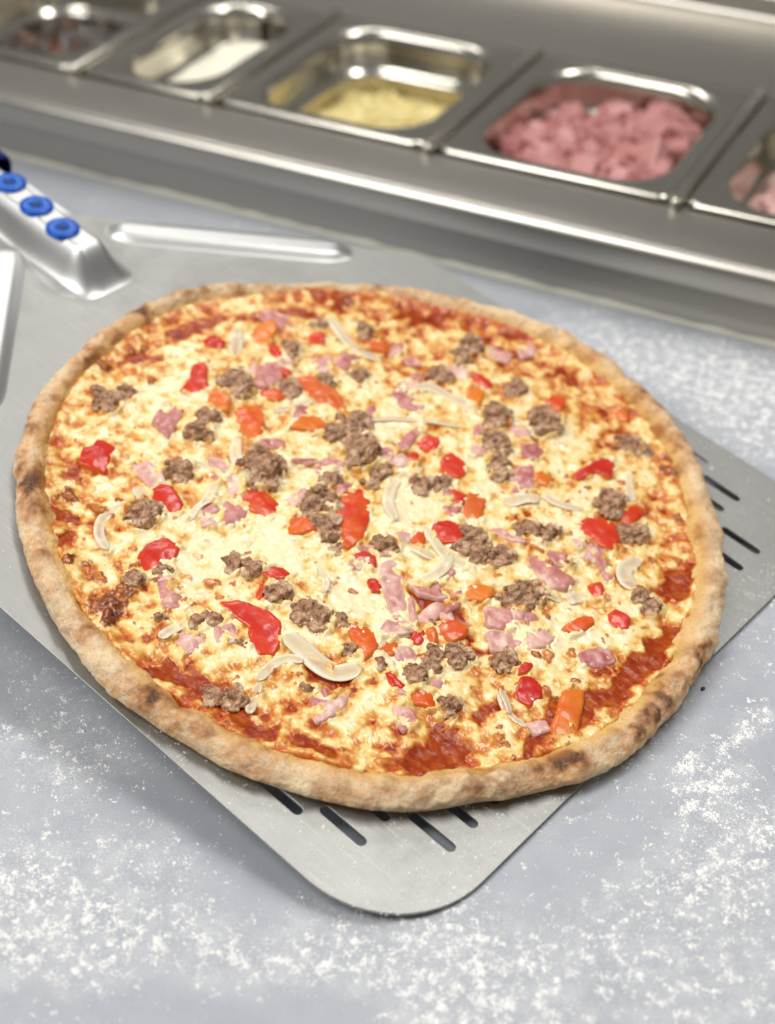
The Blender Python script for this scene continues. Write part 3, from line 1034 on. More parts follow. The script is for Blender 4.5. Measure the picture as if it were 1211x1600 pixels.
backq = np.exp(-(np.hypot(A - backpt[0], (B - backpt[1])) / 0.075) ** 2)
m1 = fbm(A, B, 0.020, 4, 16)
m2 = fbm(A, B, 0.0062, 3, 17, gain=0.5)
m3 = fbm(A, B, 0.0030, 3, 18)
m4 = fbm(A, B, 0.0013, 2, 19)
t = 0.00105 + 0.00060 * m1 + 0.00095 * m2 + 0.00008 * m3 + 0.0007 * cream_f - 0.0026 * sauce_f - 0.00042 * edge - 0.0004 * backq
t -= 0.004 * sstep(0.0175, 0.012, ins)
sauce_h = 0.0053 + 0.0005 * fbm(A, B, 0.015, 3, 20) + 0.00018 * m3
# dough swells under the toppings here and there
swell = 0.0012 * fbm(A, B, 0.05, 2, 22)
lift = sstep(0.030, 0.017, ins) * 0.0020
sauce_h = sauce_h + swell + lift * 0.6 - 0.004 * sstep(0.0180, 0.012, ins)
cheese_h = sauce_h + np.where(t > 0, 0.0011 * (1 - np.exp(-np.maximum(t, 0) / 0.0010)), t) + 0.00003 * m4 + lift * 0.4

# blisters: (photo point, radius px, toast)
BL = [((162, 567), 14, 1.0), ((237, 592), 10, .9), ((108, 770), 15, 1.0), ((152, 790), 14, .8), ((105, 872), 11, 1.0), ((152, 895), 13, .8), ((190, 620), 9, .5), ((105, 568), 15, .9), ((65, 635), 14, 1.0),
      ((175, 935), 30, .9), ((172, 960), 16, 1.3), ((172, 935), 13, 1.3), ((540, 465), 17, 1.1), ((655, 463), 12, 1.2), ((330, 905), 12, .5), ((185, 878), 9, .6), ((1060, 805), 9, .8), ((1048, 735), 14, 1.0), ((1045, 715), 9, 1.0),
      ((1020, 870), 8, .7), ((1060, 872), 8, .7), ((895, 1015), 9, .6), ((858, 1020), 10, .6), ((855, 1075), 9, .6), ((950, 930), 9, .4), ((600, 1190), 12, .6), ((780, 1150), 10, .6), ((735, 1170), 10, .6), ((540, 1190), 9, .5), ((1010, 1000), 10, .7),
      ((300, 505), 12, .8), ((205, 545), 10, .9), ((225, 540), 10, .8), ((860, 500), 10, .8), ((920, 560), 10, .7), ((985, 615), 9, .9), ((480, 445), 10, .9), ((620, 470), 10, .8), ((745, 1045), 8, .5)]
rb = random.Random(5)
for _ in range(520):
    ang, rad_ = rb.uniform(0, 6.283), 0.152 * rb.uniform(0.1, 1) ** 0.42
    BL.append(((rad_ * math.cos(ang), rad_ * math.sin(ang)), 2.2 + 5.5 * rb.random() ** 2, rb.uniform(0.2, 0.95)))
toast = np.zeros_like(A)
for p, r, tz in BL:
    c2 = on_p(*p, OFF) if abs(p[0]) > 1 else np.array(p)
    rm_ = r / F_PX * 0.70
    i0, i1 = np.searchsorted(gxx, [c2[0] - 2.4 * rm_, c2[0] + 2.4 * rm_])
    j0, j1 = np.searchsorted(gxx, [c2[1] - 2.4 * rm_, c2[1] + 2.4 * rm_])
    sl = (slice(i0, i1), slice(j0, j1))
    an = np.arctan2(B[sl] - c2[1], A[sl] - c2[0])
    e = np.hypot(A[sl] - c2[0], B[sl] - c2[1]) / (rm_ * (1 + 0.22 * np.sin(2 * an + r) + 0.15 * np.sin(3 * an + 3 * r)))
    e = e + 0.35 * m3[sl]
    on = sstep(1.1, 0.75, e)
    cheese_h[sl] += 0.32 * rm_ * np.clip(1 - e ** 2, 0, 1) ** 0.6 * min(1, 0.004 / rm_) * (t[sl] > -0.0006)
    toast[sl] = np.maximum(toast[sl], tz * on * (0.55 + 0.45 * sstep(0.2, 0.9, e + 0.3 * m3[sl])))

# colours
cream, yel, gold, oran, rust, brn, drk = lin(250, 233, 190), lin(244, 213, 142), lin(220, 158, 66), lin(200, 104, 28), lin(176, 62, 18), lin(134, 66, 22), lin(66, 32, 12)


def mixc(c, k, w):
    w = np.clip(w, 0, 1)[..., None]
    return c * (1 - w) + k * w


c = np.broadcast_to(cream, A.shape + (3,)).copy()
reg = 0.30 * m1 + 0.35 * fbm(A, B, 0.035, 3, 23) + 0.34 * edge + 0.25 * backq - 0.30 * cream_f
tq_ = t * 1000 - 0.45 * reg + 0.10 * m3                  # how thick and pale the cheese is here
c = mixc(c, yel, sstep(1.55, 0.95, tq_))
c = mixc(c, gold, 0.85 * sstep(0.95, 0.45, tq_))
c = mixc(c, oran, 0.80 * sstep(0.55, 0.10, tq_))
c = mixc(c, lin(190, 78, 20), 0.9 * sstep(0.10, -0.25, tq_))
sp = m3 + 0.45 * reg - 0.25 * m2
c = mixc(c, lin(204, 128, 52), 0.60 * sstep(0.55, 0.95, sp))
c = mixc(c, brn, 0.80 * sstep(0.90, 1.30, sp + 0.20 * m4))
c = mixc(c, lin(204, 120, 44), sstep(0.05, 0.45, toast))
c = mixc(c, brn, sstep(0.35, 0.85, toast))
c = mixc(c, drk, sstep(0.9, 1.3, toast + 0.2 * m3) * 0.9)
c = np.clip(c, 0, 1) ** 1.05 * 0.95
cheese_col = c


def field_obj(name, Z, keep, mat, attrs=None):
    idx = -np.ones(A.size, int)
    Fq = grid_faces(ng, ng)
    kf = keep.ravel()[Fq].all(1)
    Fq = Fq[kf][:, ::-1]
    used = np.unique(Fq)
    idx[used] = np.arange(len(used))
    V = np.c_[A.ravel(), B.ravel(), Z.ravel()][used]
    at = {k: v.reshape(A.size, -1)[used].squeeze() for k, v in (attrs or {}).items()}
    return mesh_obj(name, V, idx[Fq], mat, pizza, attrs=at)


field_obj('tomato_sauce', sauce_h, ins > 0.011, SA.m)
surf = np.maximum(sauce_h, cheese_h)


def surf_at(a, b):
    i = int(np.clip(round((a - gxx[0]) / G), 0, ng - 1))
    j = int(np.clip(round((b - gxx[0]) / G), 0, ng - 1))
    return float(surf[i, j])


# ------------------------------------------------------------------ toppings (outlines read off the photo, per enlarged region)
COVER = []                                          # (outline or disc, top height, film strength)
REG = {'A': (20, 420, 3.0275), 'B': (400, 420, 3.0275), 'C': (760, 440, 2.685), 'D': (20, 780, 3.0275), 'E': (400, 780, 3.0275), 'G': (760, 780, 2.883), 'F': (0, 0, 1.0)}


def loc(reg, pts):
    x0, y0, s = REG[reg]
    return np.array([on_p(x0 + p[0] / s, y0 + p[1] / s, OFF) for p in pts])


def chaikin(P, n=2):
    for _ in range(n):
        Q = np.roll(P, -1, 0)
        P = np.stack([0.75 * P + 0.25 * Q, 0.25 * P + 0.75 * Q], 1).reshape(-1, 2)
    return P


def slab(name, P, thick, mat, bend, edge_r, seed, sink=0.0010, ruff=0.0, grow=1.0, step=0.0009, film=0.5):
    """a cut piece: outline P filled with an even triangulation, bent along its long axis"""
    P = np.asarray(P)
    P = np.stack([0.91 * P + 0.09 * np.roll(P, -1, 0), 0.09 * P + 0.91 * np.roll(P, -1, 0)], 1).reshape(-1, 2)
    area = np.sum(P[:, 0] * np.roll(P[:, 1], -1) - np.roll(P[:, 0], -1) * P[:, 1])
    if area < 0:
        P = P[::-1]
    c0 = P.mean(0)
    Q = (P - c0) * grow
    # resample the outline and roughen it
    Qn = np.r_[Q, Q[:1]]
    sl_ = np.r_[0, np.cumsum(np.linalg.norm(np.diff(Qn, axis=0), axis=1))]
    m = max(14, int(sl_[-1] / (step * 0.8)))
    sq = np.linspace(0, sl_[-1], m, endpoint=False)
    Q = np.c_[np.interp(sq, sl_, Qn[:, 0]), np.interp(sq, sl_, Qn[:, 1])]
    Q = Q + 0.00028 * np.c_[perlin(Q[:, 0] * 500, Q[:, 1] * 500, seed + 0.5), perlin(Q[:, 0] * 500, Q[:, 1] * 500, seed + 40.5)]
    lo, hi = Q.min(0), Q.max(0)
    gx_, gy_ = np.meshgrid(np.arange(lo[0], hi[0], step), np.arange(lo[1], hi[1], step))
    I = np.c_[gx_.ravel(), gy_.ravel()] + rng.uniform(-0.15, 0.15, (gx_.size, 2)) * step
    ins_ = np.zeros(len(I), bool)
    for p_, q_ in zip(Q, np.roll(Q, -1, 0)):
        cr = ((p_[1] > I[:, 1]) != (q_[1] > I[:, 1]))
        with np.errstate(divide='ignore', invalid='ignore'):
            xx = (q_[0] - p_[0]) * (I[:, 1] - p_[1]) / (q_[1] - p_[1]) + p_[0]
        ins_ ^= cr & (I[:, 0] < xx)
    sd = seg_dist(I[:, 0], I[:, 1], list(Q) + [Q[0]])
    I = I[ins_ & (sd > step * 0.45)]
    allp = np.r_[Q, I]
    vv, _, ff, _, _, _ = delaunay_2d_cdt([Vector(p) for p in allp], [(i, (i + 1) % m) for i in range(m)], [], 1, 1e-7)
    T = np.array([tuple(v) for v in vv])
    sd = seg_dist(T[:, 0], T[:, 1], list(Q) + [Q[0]])
    ev, evec = np.linalg.eigh(np.cov(Q.T))
    ax, ay = evec[:, 1], evec[:, 0]
    ext, mw = np.abs(Q @ ax).max() + 1e-6, np.abs(Q @ ay).max() + 1e-6
    r_ = random.Random(seed)
    t1, t2 = r_.uniform(-.12, .12), r_.uniform(-.12, .12)
    hh = [surf_at(c0[0] + k * q[0], c0[1] + k * q[1]) for q in Q[::3] for k in (0, 0.8)]
    h0 = np.mean(hh)

    def shape(R):
        u, v_ = (R @ ax) / ext, (R @ ay) / mw
        return bend * (0.5 - u ** 2 - 0.5 * v_ ** 2) + t1 * (R @ ax) + t2 * (R @ ay) + ruff * perlin(R[:, 0] * 230 + seed, R[:, 1] * 230, seed * 1.3) + 0.00010 * perlin(R[:, 0] * 650, R[:, 1] * 650, seed)

    k_ = np.clip(1 - sd / edge_r, 0, 1)
    zt = thick - edge_r * (1 - np.sqrt(np.clip(1 - k_ ** 2, 0, 1))) + shape(T)
    edge_i = np.nonzero(sd < 1e-6)[0]
    Vt = np.c_[T, zt]
    n0 = len(Vt)
    low = Vt[edge_i].copy()
    low[:, :2] *= 0.985
    low[:, 2] = shape(low[:, :2]) - 0.0008
    mp_ = {int(e): n0 + k for k, e in enumerate(edge_i)}
    Fs = [list(f) for f in ff]
    ed = {}
    for f in Fs:
        for i in range(len(f)):
            ed[(f[i], f[(i + 1) % len(f)])] = 1
    side = []
    for (i, j) in ed:
        if (j, i) not in ed and i in mp_ and j in mp_:
            side.append([j, i, mp_[i], mp_[j]])
    V = np.r_[Vt, low]
    flesh = np.r_[k_ ** 2 * 0.9, np.ones(len(low))]
    uu = np.r_[(T @ ay) / mw, (low[:, :2] @ ay) / mw] * r_.choice((-1, 1))
    o = mesh_obj(name, V, Fs + side, mat, pizza, attrs={'cut': flesh, 'across': uu * 0.5 + 0.5})
    o.location = (c0[0], c0[1], h0 - sink)
    COVER.append((Q + c0, h0 - sink + thick + 0.3 * bend, film))
    return o


PEPPERS = [('A', 'r', [(850, 470), (900, 450), (920, 475), (915, 530), (950, 550), (930, 590), (880, 605), (820, 590), (795, 570), (840, 520)]),
           ('A', 'o', [(925, 590), (960, 575), (1010, 580), (1030, 625), (1015, 670), (970, 660), (920, 635)]),
           ('A', 'm', [(1065, 650), (1150, 640), (1195, 690), (1180, 760), (1160, 800), (1110, 775), (1060, 720)]),
           ('A', 'r', [(400, 790), (485, 825), (460, 880), (440, 945), (380, 925), (320, 905), (335, 840), (380, 830)]),
           ('A', 'r', [(650, 1050), (700, 1020), (750, 1030), (800, 1100), (795, 1140), (740, 1160), (690, 1130)]),
           ('F', 'm', [(370, 770), (393, 755), (415, 765), (438, 785), (436, 803), (412, 806), (390, 790)]),
           ('A', 'r', [(890, 330), (940, 310), (1010, 345), (985, 375), (920, 360)]),
           ('F', 'o', [(388, 535), (400, 510), (425, 500), (432, 512), (420, 535), (405, 548), (392, 550)]),
           ('B', 'r', [(30, 370), (80, 355), (120, 390), (120, 425), (60, 405)]),
           ('B', 'r', [(105, 450), (165, 465), (170, 505), (120, 490)]),
           ('B', 'r', [(250, 300), (300, 285), (330, 300), (320, 340), (260, 335)]),
           ('B', 'o', [(485, 330), (560, 330), (625, 350), (620, 385), (560, 375), (490, 360)]),
           ('B', 'o', [(190, 520), (270, 510), (340, 540), (400, 600), (430, 650), (415, 710), (370, 695), (310, 640), (240, 570)]),
           ('B', 'm', [(25, 555), (70, 540), (130, 565), (135, 600), (90, 615), (30, 590)]),
           ('B', 'o', [(160, 750), (220, 700), (280, 690), (350, 715), (320, 770), (250, 760)]),
           ('B', 'r', [(1000, 490), (1030, 475), (1125, 525), (1110, 560), (1060, 545)]),
           ('B', 'o', [(1000, 560), (1030, 520), (1085, 590), (1050, 640), (1000, 610)]),
           ('B', 'r', [(760, 790), (800, 775), (865, 785), (870, 830), (850, 860), (770, 830)]),
           ('B', 'r', [(890, 870), (940, 850), (990, 900), (995, 950), (960, 970), (900, 975), (880, 910)]),
           ('B', 'm', [(725, 860), (760, 840), (790, 870), (770, 895), (730, 880)]),
           ('F', 'm', [(527, 790), (540, 768), (565, 753), (581, 753), (582, 785), (572, 820), (565, 840), (545, 852), (535, 845), (537, 825), (527, 800)]),
           ('B', 'm', [(880, 1040), (940, 1030), (1000, 1060), (990, 1100), (920, 1105)]),
           ('B', 'o', [(1000, 1050), (1050, 1030), (1105, 1060), (1080, 1120), (1070, 1180), (985, 1180), (990, 1100)]),
           ('E', 'r', [(840, 100), (910, 85), (990, 110), (985, 150), (960, 195), (880, 200), (845, 160)]),
           ('E', 'm', [(730, 185), (790, 125), (810, 160), (800, 215), (760, 200)]),
           ('E', 'm', [(150, 100), (200, 60), (270, 110), (285, 140), (220, 160), (155, 155)]),
           ('E', 'r', [(430, 250), (520, 240), (565, 260), (570, 310), (510, 310), (460, 290)]),
           ('E', 'r', [(520, 360), (560, 345), (595, 400), (590, 430), (550, 430)]),
           ('E', 'r', [(30, 340), (80, 310), (130, 320), (175, 350), (120, 375), (60, 365)]),
           ('E', 'r', [(5, 430), (30, 385), (80, 375), (60, 400), (40, 450), (15, 460)]),
           ('E', 'r', [(35, 480), (55, 470), (70, 500), (50, 520)]),
           ('E', 'o', [(985, 410), (1050, 395), (1120, 410), (1125, 450), (1070, 480), (1000, 465)]),
           ('E', 'm', [(430, 610), (460, 550), (520, 590), (585, 650), (570, 700), (515, 750), (480, 690)]),
           ('E', 'o', [(580, 660), (640, 640), (670, 670), (655, 730), (600, 730), (560, 720)]),
           ('E', 'r', [(735, 640), (750, 600), (800, 595), (805, 640), (780, 680), (740, 675)]),
           ('E', 'o', [(805, 600), (850, 590), (865, 640), (850, 685), (805, 665)]),
           ('E', 'm', [(855, 600), (910, 540), (1005, 600), (990, 640), (930, 665), (880, 640)]),
           ('E', 'r', [(610, 820), (640, 795), (670, 850), (715, 885), (690, 900), (640, 880)]),
           ('E', 'm', [(715, 930), (750, 885), (820, 885), (850, 960), (850, 985), (780, 970), (705, 965)]),
           ('F', 'r', [(348, 938), (380, 938), (420, 955), (436, 970), (436, 1000), (425, 1015), (405, 1012), (388, 995), (390, 975), (368, 960)]),
           ('D', 'r', [(600, 250), (660, 200), (720, 185), (785, 220), (770, 260), (710, 300), (640, 345), (590, 305)]),
           ('G', 'r', [(415, 95), (460, 75), (540, 80), (600, 120), (600, 170), (560, 215), (480, 185), (410, 150)]),
           ('G', 'm', [(600, 60), (660, 20), (715, 15), (710, 60), (650, 110), (615, 90)]),
           ('G', 'm', [(465, 375), (520, 360), (535, 400), (525, 440), (480, 435)]),
           ('G', 'r', [(555, 510), (590, 485), (650, 530), (650, 570), (610, 580), (560, 550)]),
           ('G', 'm', [(345, 570), (420, 525), (480, 515), (490, 555), (450, 585), (390, 600)]),
           ('G', 'r', [(150, 740), (180, 715), (225, 730), (190, 765), (150, 775)]),
           ('G', 'r', [(130, 870), (160, 795), (210, 795), (260, 840), (250, 885), (200, 920), (150, 900)]),
           ('G', 'o', [(345, 860), (400, 838), (445, 845), (435, 920), (420, 990), (405, 1060), (370, 1088), (320, 1065), (297, 1020), (320, 960)]),
           ('C', 'm', [(250, 495), (280, 465), (330, 480), (330, 520), (290, 545), (255, 525)]),
           ('C', 'o', [(540, 540), (570, 525), (600, 560), (590, 585), (550, 570)]),
           ('C', 'r', [(365, 800), (440, 755), (490, 715), (540, 745), (520, 820), (460, 790), (400, 820)]),
           ('C', 'o', [(200, 790), (240, 775), (280, 815), (260, 845), (205, 830)])]
HAMS = [('A', 'h', [(670, 710), (740, 600), (830, 635), (770, 720), (740, 780), (690, 740)]),
        ('F', 'h', [(372, 575), (393, 553), (415, 545), (430, 560), (438, 590), (415, 600), (395, 598)]),
        ('A', 'p', [(560, 930), (620, 870), (700, 960), (740, 1030), (650, 1040), (620, 980)]),
        ('A', 'p', [(920, 890), (1000, 900), (1095, 1020), (1030, 1075), (980, 990)]),
        ('A', 'h', [(1000, 1090), (1080, 1080), (1110, 1120), (1080, 1200), (1010, 1190)]),
        ('A', 'p', [(890, 1160), (970, 1150), (980, 1200), (900, 1205)]),
        ('B', 'h', [(20, 215), (60, 185), (160, 215), (210, 235), (200, 275), (120, 265), (60, 240)]),
        ('B', 'p', [(280, 420), (340, 400), (370, 440), (300, 490)]),
        ('B', 'h', [(650, 580), (690, 540), (740, 590), (800, 610), (770, 670), (690, 640)]),
        ('B', 'h', [(700, 400), (780, 380), (790, 430), (730, 440)]),
        ('B', 'h', [(740, 480), (800, 470), (800, 510), (740, 520)]),
        ('B', 'h', [(510, 660), (560, 630), (570, 670), (530, 700)]),
        ('B', 'h', [(670, 800), (760, 740), (770, 770), (720, 840), (680, 840)]),
        ('B', 'p', [(560, 830), (660, 840), (760, 900), (680, 920), (600, 890)]),
        ('B', 'h', [(180, 890), (300, 880), (385, 825), (390, 840), (340, 890), (240, 915)]),
        ('B', 'h', [(260, 920), (330, 900), (370, 930), (320, 970)]),
        ('B', 'h', [(400, 960), (470, 990), (440, 1030), (385, 1060)]),
        ('B', 'p', [(130, 1090), (220, 1040), (290, 1110), (240, 1170), (150, 1150)]),
        ('B', 'h', [(890, 1110), (985, 1105), (970, 1165), (920, 1150)]),
        ('B', 'h', [(1030, 740), (1080, 730), (1070, 800), (1030, 800)]),
        ('C', 'p', [(10, 250), (110, 290), (90, 320), (20, 300)]), ('C', 'p', [(140, 270), (200, 235), (210, 290), (150, 310)]),
        ('C', 'd', [(150, 680), (210, 660), (260, 690), (200, 735), (160, 715)]),
        ('C', 'h', [(95, 780), (190, 760), (205, 840), (165, 865), (100, 830)]),
        ('C', 'p', [(100, 600), (180, 600), (190, 650), (110, 640)]),
        ('E', 'p', [(600, 300), (620, 270), (680, 270), (700, 360), (720, 520), (650, 540), (625, 460), (595, 380)]),
        ('E', 'h', [(750, 410), (980, 395), (985, 440), (880, 465), (790, 450)]),
        ('E', 'p', [(770, 540), (880, 445), (895, 500), (830, 580), (775, 570)]),
        ('E', 'p', [(720, 440), (750, 450), (770, 580), (730, 580)]),
        ('E', 'p', [(600, 600), (640, 545), (770, 590), (720, 630), (600, 640)]),
        ('E', 'd', [(890, 500), (970, 455), (985, 480), (910, 530)]),
        ('E', 'd', [(430, 210), (530, 200), (570, 215), (560, 245), (430, 245)]),
        ('E', 'h', [(390, 270), (430, 260), (480, 310), (460, 325)]),
        ('E', 'p', [(660, 150), (740, 130), (730, 190), (680, 200)]),
        ('E', 'p', [(660, 700), (720, 690), (790, 740), (760, 770), (670, 750)]),
        ('E', 'd', [(260, 930), (330, 890), (370, 930), (320, 985), (270, 965)]),
        ('E', 'p', [(280, 1020), (390, 900), (440, 920), (400, 1000), (300, 1050)]),
        ('E', 'h', [(650, 980), (720, 960), (760, 1040), (700, 1090), (660, 1040)]),
        ('E', 'p', [(830, 850), (880, 850), (880, 890), (830, 880)]),
        ('G', 'h', [(10, 480), (150, 490), (260, 520), (270, 560), (150, 575), (20, 560)]),
        ('G', 'h', [(160, 260), (220, 235), (390, 350), (350, 395), (290, 385), (200, 310)]),
        ('G', 'h', [(470, 200), (500, 190), (580, 330), (560, 360), (530, 340)]),
        ('G', 'p', [(10, 590), (130, 580), (185, 590), (190, 660), (40, 670)]),
        ('G', 'p', [(190, 590), (260, 575), (310, 610), (270, 655), (195, 660)]),
        ('G', 'd', [(430, 680), (500, 660), (550, 665), (580, 720), (510, 745), (430, 730)]),
        ('G', 'p', [(165, 1000), (270, 990), (290, 1030), (220, 1050)]),
        ('G', 'h', [(10, 120), (60, 110), (190, 180), (130, 180)]),
        ('G', 'p', [(380, 170), (430, 165), (460, 205), (400, 215)]),
        ('D', 'h', [(690, 380), (770, 370), (820, 490), (720, 510)]),
        ('D', 'p', [(770, 650), (820, 600), (900, 640), (910, 680), (830, 710)]),
        ('D', 'p', [(960, 590), (1040, 580), (1070, 640), (970, 690)])]
rh = random.Random(21)
for hx, hy in ((470, 640), (520, 720), (610, 700), (640, 600), (700, 760), (760, 700), (820, 760), (690, 900), (560, 880), (480, 800), (420, 690), (350, 740), (330, 790), (260, 905), (590, 1000), (700, 960), (810, 960), (640, 1080), (870, 870), (930, 860), (540, 560), (620, 540), (720, 580), (450, 560)):
    L_, W_, an = rh.uniform(14, 22), rh.uniform(9, 14), rh.uniform(0, 3.14)
    q4 = []
    for sx_, sy_ in ((-1, -1), (1, -1), (1, 1), (-1, 1)):
        ex, ey = sx_ * L_ * rh.uniform(.8, 1.1), sy_ * W_ * rh.uniform(.8, 1.1)
        q4.append((hx + ex * math.cos(an) - ey * math.sin(an), hy + (ex * math.sin(an) + ey * math.cos(an)) * 0.75))
    HAMS.append(('F', rh.choice('hhp'), q4))
for k, (rg, kind, pts) in enumerate(HAMS):
    slab('ham_piece', loc(rg, pts), 0.0021, HAM[kind], random.uniform(0.0, 0.0014), 0.0004, k * 3 + 1, sink=0.0011, ruff=0.0009, grow=1.17, film=0.30)
for k, (rg, kind, pts) in enumerate(PEPPERS):
    slab('pepper_piece', loc(rg, pts), 0.0030, PEP[kind], random.uniform(0.0004, 0.0020), 0.0006, k * 5 + 2, sink=0.0017, ruff=0.0004, grow=1.12, film=0.14)

SAUSAGE = [('A', 440, 620, 70, 55), ('A', 540, 570, 50, 35), ('A', 880, 760, 60, 50), ('A', 930, 690, 55, 40), ('A', 775, 940, 75, 60), ('A', 600, 1160, 75, 60), ('A', 660, 1140, 50, 50), ('A', 1060, 540, 85, 50), ('F', 408, 730, 32, 26),
           ('B', 160, 370, 45, 40), ('B', 325, 520, 50, 35), ('B', 160, 560, 45, 50), ('B', 490, 490, 45, 35), ('B', 510, 280, 45, 30), ('B', 300, 250, 50, 25), ('B', 470, 730, 70, 60), ('B', 500, 850, 75, 80), ('B', 380, 780, 60, 50), ('B', 560, 965, 65, 45), ('B', 610, 920, 35, 30),
           ('B', 1140, 700, 60, 60), ('B', 1130, 800, 65, 60), ('B', 1150, 900, 55, 60), ('B', 1160, 960, 45, 35), ('B', 780, 1010, 55, 40), ('B', 880, 1000, 60, 40), ('B', 870, 490, 60, 40), ('B', 970, 410, 40, 35), ('B', 1020, 360, 60, 45),
           ('B', 320, 1060, 65, 50), ('B', 360, 980, 45, 45), ('B', 270, 1120, 80, 60), ('B', 350, 1130, 50, 50),
           ('C', 250, 580, 65, 55), ('C', 600, 670, 45, 32), ('C', 655, 695, 35, 25), ('C', 130, 440, 35, 40), ('C', 520, 935, 60, 55), ('C', 620, 1060, 50, 55), ('C', 170, 1025, 55, 38), ('C', 255, 1045, 55, 38),
           ('E', 330, 120, 60, 60), ('E', 355, 190, 60, 55), ('E', 620, 210, 55, 50), ('E', 1030, 190, 70, 70), ('E', 1150, 260, 60, 55), ('E', 1060, 260, 60, 50), ('E', 100, 440, 60, 55), ('E', 235, 520, 65, 60), ('E', 300, 560, 65, 60), ('E', 420, 560, 45, 40), ('E', 15, 300, 30, 40),
           ('E', 690, 620, 40, 35), ('E', 440, 710, 45, 25), ('E', 600, 770, 35, 40), ('E', 760, 820, 60, 50), ('E', 830, 780, 50, 50), ('E', 860, 720, 55, 40), ('E', 960, 740, 80, 40), ('E', 240, 880, 40, 25), ('E', 920, 970, 50, 50), ('E', 830, 580, 35, 20),
           ('G', 120, 430, 55, 50), ('G', 195, 425, 60, 55), ('G', 700, 420, 50, 45), ('G', 745, 470, 50, 40), ('G', 85, 715, 60, 50), ('G', 375, 275, 26, 22), ('D', 570, 370, 45, 40), ('D', 715, 330, 40, 35), ('D', 1040, 295, 55, 45), ('D', 1120, 315, 60, 50),
           ('D', 700, 550, 35, 25), ('D', 870, 560, 50, 42), ('D', 950, 540, 55, 40), ('D', 945, 910, 60, 55), ('D', 1045, 930, 60, 55), ('D', 1080, 660, 35, 25)]


def ico(sub):
    bm = bmesh.new()
    bmesh.ops.create_icosphere(bm, subdivisions=sub, radius=1)
    V = np.array([v.co[:] for v in bm.verts])
    Fv = np.array([[v.index for v in f.verts] for f in bm.faces])
    bm.free()
    return V, Fv


IV, IF = ico(2)


def remeshed(V, Fv, vox):
    me = bpy.data.meshes.new('tmp')
    me.from_pydata(V.tolist(), [], Fv.tolist())
    ob = bpy.data.objects.new('tmp', me)
    COL.objects.link(ob)
    md = ob.modifiers.new('r', 'REMESH')
    md.mode = 'VOXEL'
    md.voxel_size = vox
    bpy.context.view_layer.update()
    ev = ob.evaluated_get(bpy.context.evaluated_depsgraph_get())
    m2 = bpy.data.meshes.new_from_object(ev)
    bpy.data.objects.remove(ob)
    bpy.data.meshes.remove(me)
    return m2


for k, (rg, x, y, rx, ry) in enumerate(SAUSAGE):
    r_ = random.Random(k * 13 + 4)
    c0 = loc(rg, [(x, y)])[0]
    px_ = loc(rg, [(x + rx, y)])[0] - c0
    py_ = loc(rg, [(x, y + ry)])[0] - c0
    px_, py_ = px_ * 1.22, py_ * 1.22
    mean = 0.5 * (np.linalg.norm(px_) + np.linalg.norm(py_) * 0.8)
    nb_ = 7 + int(mean / 0.0007)
    Vs, Fs, off = [], [], 0
    for q in range(nb_):
        an, dd_ = r_.uniform(0, 6.283), (0.25 if q < 2 else math.sqrt(r_.uniform(0.15, 1)) * 0.75)
        cc_ = px_ * dd_ * math.cos(an) + py_ * dd_ * math.sin(an)
        rr = mean * (r_.uniform(0.45, 0.6) if q < 2 else r_.uniform(0.16, 0.50))
        zc = (0.42 * (1 - dd_ ** 2)) * mean * r_.uniform(0.3, 1.1)
        v = IV * (1 + 0.42 * perlin(IV[:, 0] * 1.3 + k * 3.1 + q, IV[:, 1] * 1.3, IV[:, 2] * 1.3 + q * 5)[:, None])
        sq_ = np.array([r_.uniform(.7, 1.4), r_.uniform(.7, 1.4), r_.uniform(.55, 0.95)])
        Vs.append(v * rr * sq_ + np.array([cc_[0], cc_[1], zc]))
        Fs.append(IF + off)
        off += len(v)
    me = remeshed(np.concatenate(Vs), np.concatenate(Fs), 0.00042)
    n = len(me.vertices)
    co = np.empty(n * 3)
    me.vertices.foreach_get('co', co)
    co = co.reshape(-1, 3)
    nrm_ = np.empty(n * 3)
    me.vertices.foreach_get('normal', nrm_)
    nrm_ = nrm_.reshape(-1, 3)
    co += nrm_ * (-0.0016 * np.abs(perlin(co[:, 0] * 300 + k, co[:, 1] * 300, co[:, 2] * 300)) + 0.0003 + 0.0009 * perlin(co[:, 0] * 150 + k, co[:, 1] * 150, co[:, 2] * 150) + 0.00026 * perlin(co[:, 0] * 1100, co[:, 1] * 1100 + k, co[:, 2] * 1100))[:, None]
    me.vertices.foreach_set('co', co.ravel())
    me.polygons.foreach_set('use_smooth', np.ones(len(me.polygons), bool))
    me.materials.clear()
    me.materials.append(SG.m)
    me.name = 'sausage_crumble'
    o = link('sausage_crumble', me, pizza)
    o.location = (c0[0], c0[1], surf_at(*c0) - 0.0003)
    an_ = np.linspace(0, 6.283, 20, endpoint=False)
    COVER.append((c0 + 0.92 * (np.cos(an_)[:, None] * px_ + np.sin(an_)[:, None] * py_), surf_at(*c0) + 0.22 * mean, 0.50))

